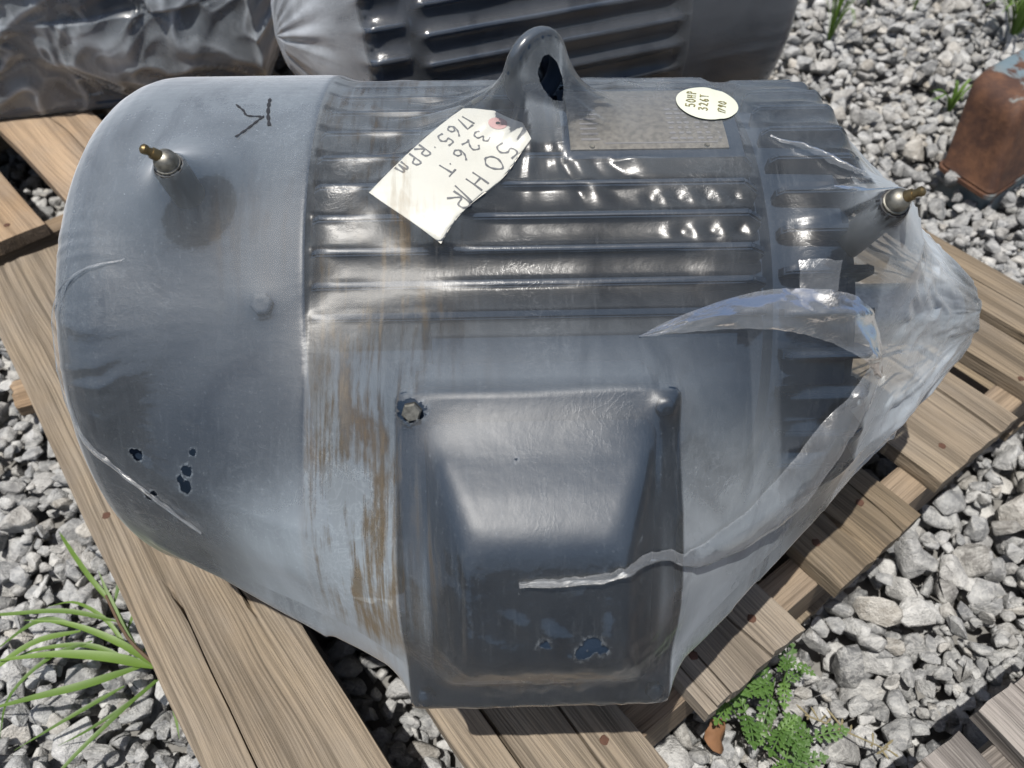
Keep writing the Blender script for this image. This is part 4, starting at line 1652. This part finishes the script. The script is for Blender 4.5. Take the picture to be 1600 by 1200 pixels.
# ---------------------------------------------------------------- second motor behind
RL = (0.002, 1.150, 0.363)
RRZ = rad(202)
rfins = [-34 + 8.2 * i for i in range(31)]
rribs = [-30 + 9 * i for i in range(28)]
rear, RC, _ = build_motor(RL, RRZ, 0.235, -0.340, -0.150, 0.205, 0.262, 0.33, rfins, rribs, M['paint2'], fin_h=0.034)
tag(rear, "dark blue finned motor lying behind the tagged one, fan cover towards the rusty box", "motor")
xs2, al2, fr2, obs2, _c = stretch_film(RC.bvh(), -0.3405, 0.335, 240, 440, 2.0, -0.227, 0.185, 0.036, cone=(0.258, 0.335, 0.04), sags=((-0.14, 0.198, -40, 225, 30.0), (0.212, 0.256, -40, 225, 20)))
X2 = xs2[:, None].repeat(len(al2), 1)
A2 = al2[None, :].repeat(len(xs2), 0)
gap2 = np.clip(fr2 - obs2, 0, 0.2)
cone2 = smoothstep(0.27, 0.31, X2)
fr2 = fr2 + cone2 * (nz1(A2 * 9, X2 * 9) * 0.006) + smoothstep(0.003, 0.02, gap2) * nz2(X2 * 15, A2 * 3) * 0.002
fr2 = fr2 + (1 - smoothstep(-0.22, -0.15, X2)) * nz3(X2 * 14, A2 * 25) * 0.0006
fr2 = np.maximum(fr2, obs2 + 0.0006)
haze2 = 0.02 + 0.16 * smoothstep(0.025, 0.06, gap2) + 0.22 * cone2
wrap2 = film_object("plastic_wrap", xs2, al2, fr2, {"haze": haze2, "dust": X2 * 0, "rim": X2 * 0}, None, M['film_back'], RL, RRZ)
tag(wrap2, "clear tight film over the dark blue motor lying behind the tagged one", "plastic wrap", "plastic wraps over machines")
for s in (-0.22, 0.16):
    me = board_mesh("timber_skid", 0.42, 0.09, 0.128, 300 + int(s * 100), (), M['wood_orange'], nx=16)
    o = link_mesh("timber_skid", me)
    v = Matrix.Rotation(RRZ, 3, 'Z') @ Vector((s, 0, 0))
    o.location = (RL[0] + v.x, RL[1] + v.y, 0.068)
    o.rotation_euler = (0, 0, RRZ + math.pi / 2)
    tag(o, "short orange-brown timber block under the dark blue motor's " + ("fan end" if s < 0 else "shaft end"), "timber block", "timber blocks under the rear motor")

# ---------------------------------------------------------------- crumpled bundle at the back
BL = (-0.70, 1.40, 0.300)
BRZ = rad(12)
bund = empty("gear_motor", BL, BRZ)
tag(bund, "dark gear motor under crumpled clear film on the orange-brown pallet", "gear motor")
BC = Collect()
V, F = lathe([(-0.42, 0.09), (-0.40, 0.125), (-0.36, 0.135), (-0.05, 0.135), (-0.04, 0.12)], 48)
part("motor_barrel", V, F, M['paint2'], bund, BC, True)
for i in range(14):
    me, FV, FF = fin_me("cooling_fin", -0.34, -0.07, 0.12, 0.152, 0.004, M['paint2'])
    a = -20 + i * 16
    o = link_mesh("cooling_fin", me, bund)
    o.rotation_euler = (rad(90 - a), 0, 0)
    BC.add(FV, FF, Matrix.Rotation(rad(90 - a), 4, 'X'))
V, F = lathe([(-0.06, 0.10), (-0.055, 0.16), (-0.03, 0.162), (-0.028, 0.10)], 48)
part("mounting_flange", V, F, M['paint2'], bund, BC, True)
bm_part("gearbox", box_bm(-0.03, 0.24, -0.15, 0.13, -0.155, 0.12, 0.02, 3), M['paint2'], bund, BC)
bm_part("terminal_box", box_bm(-0.30, -0.17, -0.19, -0.10, 0.02, 0.17, 0.01), M['paint2'], bund, BC)
bm = box_bm(-0.075, 0.005, -0.205, -0.07, 0.055, 0.155, 0.012)
bm_part("square_boss", bm, M['paint2'], bund, BC)
V, F = lathe([(0.24, 0.06), (0.245, 0.075), (0.27, 0.075), (0.275, 0.05), (0.33, 0.03)], 32)
part("output_shaft", V, F, M['shaft'], bund, BC, True)
bm_part("base_plate", box_bm(-0.36, 0.22, -0.16, 0.15, -0.163, -0.148, 0.004), M['paint2'], bund, BC)
xs3, al3, fr3, obs3, _c = stretch_film(BC.bvh(), -0.422, 0.345, 230, 380, 0.0, -0.162, 0.085, 0.03, cone=(0.24, 0.345, 0.05))
X3 = xs3[:, None].repeat(len(al3), 1)
A3 = al3[None, :].repeat(len(xs3), 0)
gap3 = np.clip(fr3 - obs3, 0, 0.2)
fre = smoothstep(0.0, 0.02, gap3) * 0.8 + 0.2
w1 = nz1(X3 * 9 + nz2(X3 * 5, A3 * 2) * 2, A3 * 2.2)
w2 = 1 - np.abs(nz2(X3 * 18 + A3 * 2.2 + w1 * 1.4, A3 * 4.5 - X3 * 12)) * 2.2
w3 = 1 - np.abs(nz3(X3 * 30 + w1 * 2, A3 * 8 + w2 * 0.8)) * 2
fr3 = fr3 + fre * (w1 * 0.014 + np.clip(w2, -0.2, 1) * 0.006 + w3 * 0.0022)
fr3 = np.minimum(fr3, np.where(np.sin(al3) < -0.05, -0.162 / np.minimum(np.sin(al3), -0.05), 9)[None, :])
fr3 = np.maximum(fr3, obs3 + 0.0006)
haze3 = 0.02 + 0.16 * smoothstep(0.004, 0.06, gap3) + 0.75 * np.clip(w2 - 0.60, 0, 1) + 0.40 * np.clip(w3 - 0.75, 0, 1) + 0.22 * np.clip(w1, 0, 1)
wrap3 = film_object("plastic_wrap", xs3, al3, fr3, {"haze": haze3, "dust": X3 * 0, "rim": X3 * 0}, None, M['film_crumple'], BL, BRZ)
tag(wrap3, "crumpled loose clear film over the gear motor on the orange-brown pallet", "plastic wrap", "plastic wraps over machines")
# ---------------------------------------------------------------- rusty housing at the right
rust = empty("rusty_housing", (0.895, 1.262, -0.036), rad(38))
tag(rust, "rusty box-shaped metal housing with flaking grey-blue paint, standing on the gravel", "metal housing")


def round_quad(corners, r_, z, n=5):
    """four corners (anticlockwise) with filleted corners at height z"""
    out = []
    for i in range(4):
        p0, p1, p2 = (Vector(corners[i - 1]), Vector(corners[i]), Vector(corners[(i + 1) % 4]))
        a_, b_ = (p0 - p1).normalized(), (p2 - p1).normalized()
        for k in range(n + 1):
            f = k / n
            q = (p1 + a_ * r_) * (1 - f) ** 2 + p1 * 2 * f * (1 - f) + (p1 + b_ * r_) * f ** 2
            out.append(Vector((q.x, q.y, z)))
    return out


def quad_at(near, left, length, inset=0.0):
    n_, l_ = Vector(near), Vector(left)
    d_ = Vector((0.79, 0.61)) * length
    c_ = [n_, n_ + d_, l_ + d_, l_]
    m_ = sum(c_, Vector((0, 0))) / 4
    return [tuple(p + (m_ - p).normalized() * inset) for p in c_]


RO = Vector((0.95, 1.32))
rust.location = (RO.x, RO.y, 0)
rust.rotation_euler = (0, 0, 0)


def loc2(q):
    return [tuple(Vector(p) - RO) for p in q]


KB, LB, KT, LT = (0.838, 1.135), (0.785, 1.240), (0.832, 1.168), (0.800, 1.290)
lev = []
for (f, z, ins_, r_, ln) in ((0.0, 0.030, 0.0, 0.02, 0.36), (0.03, 0.036, 0.003, 0.02, 0.36), (0.80, 0.140, 0.0, 0.026, 0.32), (0.93, 0.158, 0.0, 0.028, 0.31), (1.0, 0.172, 0.012, 0.03, 0.30), (1.0, 0.177, 0.028, 0.02, 0.30)):
    nn = tuple(Vector(KB).lerp(Vector(KT), f)); ll = tuple(Vector(LB).lerp(Vector(LT), f))
    lev.append(round_quad(loc2(quad_at(nn, ll, ln, ins_)), r_, z))
V, F = loft(lev)
o = part("cover", V, F, M['rust'], rust, None, True, 60)
at = o.data.attributes.new("edge", 'FLOAT', 'POINT')
at.data.foreach_set("value", np.array([0.75 if 0.12 < v[2] < 0.168 else (0.55 if v[2] < 0.04 else 0.2) for v in V], dtype=np.float32))
V, F = loft([round_quad(loc2(quad_at(KB, LB, 0.37, -0.006)), 0.02, 0.020), round_quad(loc2(quad_at(KB, LB, 0.37, -0.006)), 0.02, 0.027)])
o = part("flange", V, F, M['rust'], rust, None, True, 40)
at = o.data.attributes.new("edge", 'FLOAT', 'POINT')
at.data.foreach_set("value", np.full(len(V), 0.4, dtype=np.float32))
V, F = loft([round_quad(loc2(quad_at(KB, LB, 0.36, 0.012)), 0.02, -0.04), round_quad(loc2(quad_at(KB, LB, 0.36, 0.012)), 0.02, 0.019)])
part("base", V, F, M['rust'], rust, None, True, 40)

# ---------------------------------------------------------------- plants
def blade(V, F, path, width, fold=0.25, n=14):
    P = catmull(path, n)
    b = len(V)
    for i, q in enumerate(P):
        t = P[min(i + 1, n)] - P[max(i - 1, 0)]
        t = Vector(t).normalized()
        side = t.cross(Vector((0, 0, 1)))
        if side.length < 0.1: side = Vector((1, 0, 0))
        side.normalize()
        up = side.cross(t)
        f = i / n
        w = width * min(1.0, 0.35 + f * 3.5) * (1 - max(0, (f - 0.35) / 0.65) ** 1.6)
        w = max(w, 0.0002)
        p = Vector(q)
        V += [p - side * w + up * w * fold, p, p + side * w + up * w * fold]
    for i in range(n):
        a = b + 3 * i
        F += [(a, a + 1, a + 4, a + 3), (a + 1, a + 2, a + 5, a + 4)]


def grass_plant(loc, blades, label, group, stem_path=None, mat='grass'):
    root = empty("grass_plant", loc)
    tag(root, label, "grass", group)
    for path, w in blades:
        V, F = [], []
        blade(V, F, path, w)
        part("leaf", V, F, M[mat], root, None, True, 80)
    if stem_path:
        V, F = tube([tuple(p) for p in catmull(stem_path, 12)], [0.0026 - 0.0012 * i / 12 for i in range(13)], 7)
        part("stem", V, F, M['stem'], root, None, True)
    return root


# crabgrass growing out from under the left board
g0 = (-0.335, 0.285, 0.0)
grass_plant(g0, [
    ([(-0.035, 0.018, 0.041), (-0.075, 0.022, 0.057), (-0.130, 0.022, 0.065), (-0.200, 0.014, 0.063)], 0.0051),
    ([(-0.035, 0.020, 0.042), (-0.070, 0.036, 0.063), (-0.120, 0.050, 0.075), (-0.165, 0.052, 0.079)], 0.0035),
    ([(-0.050, 0.028, 0.045), (-0.085, 0.075, 0.072), (-0.105, 0.105, 0.084)], 0.0025),
    ([(-0.085, 0.075, 0.066), (-0.080, 0.110, 0.081), (-0.072, 0.165, 0.087), (-0.060, 0.205, 0.075)], 0.0027),
    ([(-0.080, 0.070, 0.060), (-0.120, 0.105, 0.072), (-0.165, 0.150, 0.066), (-0.185, 0.170, 0.053)], 0.0025),
    ([(-0.080, 0.060, 0.058), (-0.130, 0.065, 0.072), (-0.190, 0.060, 0.075), (-0.250, 0.060, 0.066)], 0.0027),
    ([(-0.045, 0.020, 0.041), (-0.095, -0.004, 0.051), (-0.140, -0.016, 0.051), (-0.200, -0.028, 0.041)], 0.0044),
    ([(-0.030, 0.006, 0.038), (-0.060, -0.040, 0.047), (-0.095, -0.085, 0.041), (-0.125, -0.140, 0.022)], 0.0025),
    ([(-0.040, 0.026, 0.041), (-0.012, 0.052, 0.058), (0.012, 0.075, 0.063)], 0.0029),
    ([(-0.022, 0.012, 0.035), (-0.010, 0.026, 0.045), (0.000, 0.018, 0.042)], 0.0043),
    ([(-0.050, 0.030, 0.043), (-0.035, 0.060, 0.053), (-0.022, 0.082, 0.052)], 0.0024),
    ([(-0.115, 0.050, 0.057), (-0.155, 0.035, 0.063), (-0.190, 0.005, 0.057), (-0.210, -0.020, 0.041)], 0.0034),
    ([(-0.120, 0.055, 0.053), (-0.160, 0.060, 0.060), (-0.205, 0.030, 0.047)], 0.0035),
    ([(-0.015, 0.004, 0.029), (-0.006, -0.020, 0.029), (0.002, -0.045, 0.017)], 0.0024),
    ([(-0.060, 0.000, 0.038), (-0.100, -0.030, 0.041), (-0.150, -0.060, 0.032)], 0.0024),
    ([(-0.05, 0.02, 0.04), (-0.10, 0.035, 0.055), (-0.15, 0.03, 0.058), (-0.19, 0.02, 0.045)], 0.0027),
    ([(-0.06, 0.03, 0.045), (-0.09, 0.06, 0.06), (-0.13, 0.08, 0.06), (-0.17, 0.085, 0.04)], 0.0021),
    ([(-0.03, 0.01, 0.03), (-0.05, -0.015, 0.035), (-0.085, -0.04, 0.03), (-0.12, -0.05, 0.012)], 0.0022),
    ([(-0.10, 0.04, 0.055), (-0.135, 0.02, 0.06), (-0.165, -0.015, 0.05), (-0.175, -0.05, 0.02)], 0.0024),
    ([(-0.07, 0.05, 0.05), (-0.06, 0.085, 0.065), (-0.055, 0.12, 0.055)], 0.0019),
], "leafy green grass shoot growing out from under the tan pallet's wide board", None,
    [(.03, -.012, -.01), (.0, .004, .025), (-.03, .018, .048), (-.06, .04, .066), (-.085, .075, .088)])


def tuft(loc, n, h, spread, seed, label, group, w=0.0022):
    r_ = random.Random(seed)
    bl = []
    for _ in range(n):
        a = r_.uniform(0, 6.283)
        s_ = r_.uniform(0.3, 1) * spread
        hh = h * r_.uniform(0.55, 1)
        bl.append(([(0, 0, -0.01), (s_ * .3 * math.cos(a), s_ * .3 * math.sin(a), hh * .6), (s_ * .8 * math.cos(a), s_ * .8 * math.sin(a), hh),
                    (s_ * 1.3 * math.cos(a), s_ * 1.3 * math.sin(a), hh * .85)], w * r_.uniform(0.7, 1.3)))
    return grass_plant(loc, bl, label, group)


tuft((0.735, 1.78, 0.0), 18, 0.19, 0.10, 5, "thin upright grass tuft in the gravel beside the dark blue motor", None, 0.0018)
tuft((0.98, 1.93, 0.0), 5, 0.12, 0.05, 6, "sparse thin grass sprig between the two bushier tufts in the gravel", None, 0.0016)
tuft((1.17, 1.80, 0.0), 40, 0.17, 0.16, 7, "thick green grass tuft behind the rusty housing", None, 0.0034)
tuft((0.90, 1.47, 0.0), 7, 0.07, 0.07, 9, "small flat grass sprig in the gravel in front of the rusty housing", None, 0.0034)
tuft((0.52, 1.22, 0.0), 4, 0.035, 0.02, 10, "tiny green sprout in the gravel between the two finned motors", None, 0.0035)


def lobed_leaf(V, F, base, d, up, L, r_):
    """a finely divided leaf: a midrib with paired narrow leaflets"""
    d = Vector(d).normalized()
    up = Vector(up).normalized()
    side = d.cross(up).normalized()
    up = side.cross(d)
    base = Vector(base)

    def lob(p, q, l, w):
        q = q.normalized()
        s_ = q.cross(up).normalized()
        b = len(V)
        V.extend([p, p + q * l * .35 + s_ * w, p + q * l * .72 + s_ * w * .9, p + q * l, p + q * l * .72 - s_ * w * .9, p + q * l * .35 - s_ * w,
                  p + q * l * .5 + up * w * .3])
        for i in range(6):
            F.append((b + 6, b + i, b + (i + 1) % 6))
    n = 5
    for i in range(n):
        f = (i + 0.6) / n
        p = base + d * L * f + up * L * (0.22 * math.sin(f * 2.4) - 0.10 * f)
        l = L * 0.36 * (1 - abs(f - 0.45) * 0.9)
        for s_ in (-1, 1):
            q = d * 0.65 + side * s_ + up * r_.uniform(-.1, .25)
            lob(p, q, l, l * 0.20)
            lob(p + q.normalized() * l * .45, d + side * s_ * .2, l * .5, l * .13)
            lob(p + q.normalized() * l * .5, d * .1 + side * s_, l * .45, l * .12)
    lob(base + d * L * .9 + up * L * .06, d, L * .3, L * .07)
    b = len(V)
    m = [base, base + d * L * .5 + up * L * .18, base + d * L + up * L * .07]
    for p in m:
        V.extend([p - side * 0.0008, p + side * 0.0008])
    F.extend([(b, b + 1, b + 3, b + 2), (b + 2, b + 3, b + 5, b + 4)])


weed = empty("leafy_weed", (0.262, 0.240, 0.0))
weed.scale = (0.86, 0.86, 0.86)
tag(weed, "green ferny-leaved weed in the gravel between the tan and the grey pallet", "weed")
rw = random.Random(31)
stalks = [((0, 0), 0.055, 0.0), ((-.028, .016), 0.05, 0.2), ((.030, -.004), 0.045, 0.1), ((.0, .040), 0.07, 0.0), ((.006, -.028), 0.045, 0.1), ((-.045, .030), 0.05, .3), ((.022, .062), .06, .2)]
for k, ((dx, dy), hgt, _) in enumerate(stalks):
    top = Vector((dx * 1.3, dy * 1.3, hgt))
    V, F = tube([(dx * .3, dy * .3, -0.01), (dx * .9, dy * .9, hgt * .5), tuple(top)], [0.0016, 0.0013, 0.0008], 6)
    part("stem", V, F, M['weed'], weed, None, True)
    for i in range(5):
        a = rw.uniform(0, 6.283)
        z = rw.uniform(0.45, 1.0)
        base_ = Vector((dx * .9, dy * .9, hgt * .5)).lerp(top, (z - .45) / .55)
        V, F = [], []
        lobed_leaf(V, F, base_, (math.cos(a), math.sin(a), rw.uniform(-.05, .45)), (rw.uniform(-.2, .2), rw.uniform(-.2, .2), 1), rw.uniform(.022, .044), rw)
        part("leaf", V, F, M['weed'], weed)

# dry flower twig by the weed
tw = empty("dry_twig", (0.338, 0.236, 0.022))
tag(tw, "thin dry seed twig lying on a pale stone beside the ferny weed", "twig")
rt = random.Random(4)
V, F = tube([(-.045, .022, .012), (-.015, .006, .018), (.01, -.004, .014), (.035, -.012, .006)], [0.0009, 0.001, 0.0008, 0.0005], 6)
part("stem", V, F, M['drygrass'], tw, None, True)
for i in range(18):
    f = rt.random()
    p = Vector((-.045, .022, .012)).lerp(Vector((.035, -.012, .008)), f)
    q = p + Vector((rt.gauss(0, .006), rt.gauss(0, .006), rt.uniform(0, .007)))
    V, F = tube([tuple(p), tuple(q), tuple(q + (q - p) * .3)], [0.0005, 0.0013, 0.0003], 5)
    part("seed_head", V, F, M['drygrass'], tw, None, True)

# dead leaf, wood chips


def leaf_mesh(name, loc, rot, L, W, mat, label, cat, seed):
    r_ = random.Random(seed)
    V, F = [(0, 0, 0.004)], []
    n = 16
    for lay in (0,):
        for i in range(n):
            a = 2 * math.pi * i / n
            k = 1 + r_.uniform(-.16, .14)
            V.append((L * math.cos(a) * k, W * math.sin(a) * k, 0.004 * math.cos(2 * a) + r_.uniform(0, .003)))
    for i in range(n):
        F.append((0, 1 + i, 1 + (i + 1) % n))
    b = len(V)
    V += [(x, y, z - 0.0006) for x, y, z in V]
    F += [tuple(b + t for t in f[::-1]) for f in F]
    for i in range(n):
        F.append((1 + i, b + 1 + i, b + 1 + (i + 1) % n, 1 + (i + 1) % n))
    o = part(name, V, F, mat, None, None, True, 60)
    o.location = loc
    o.rotation_euler = rot
    return tag(o, label, cat)


leaf_mesh("dead_leaf", (0.205, 0.243, 0.016), (0.5, 0.15, 1.3), 0.019, 0.012, M['deadleaf'], "brown dead leaf on the gravel in front of the ferny weed", "leaf", 3)
leaf_mesh("dead_leaf", (0.236, 0.205, 0.012), (0.3, 0.35, 0.3), 0.014, 0.008, M['deadleaf'], "small brown dead leaf half under the ferny weed", "leaf", 8)
for (loc, rot, size, label, mt) in (((-0.625, 0.695, 0.028), (0.25, 0.1, 0.5), (0.055, 0.024, 0.012), "reddish brown broken wood block on the gravel under the pallet's wide board", 'wood_orange'),
                                    ((0.81, 0.80, 0.012), (0.1, 0.2, 2.4), (0.05, 0.016, 0.006), "orange wood splinter on the gravel at the tan pallet's corner", 'wood_orange')):
    me = board_mesh("wood_chip", size[0] * 2, size[1] * 2, size[2] * 2, int(size[0] * 1e4), (), M[mt], nx=12, chew=0.006)
    o = link_mesh("wood_chip", me)
    o.location = loc
    o.rotation_euler = rot
    tag(o, label, "wood chip")
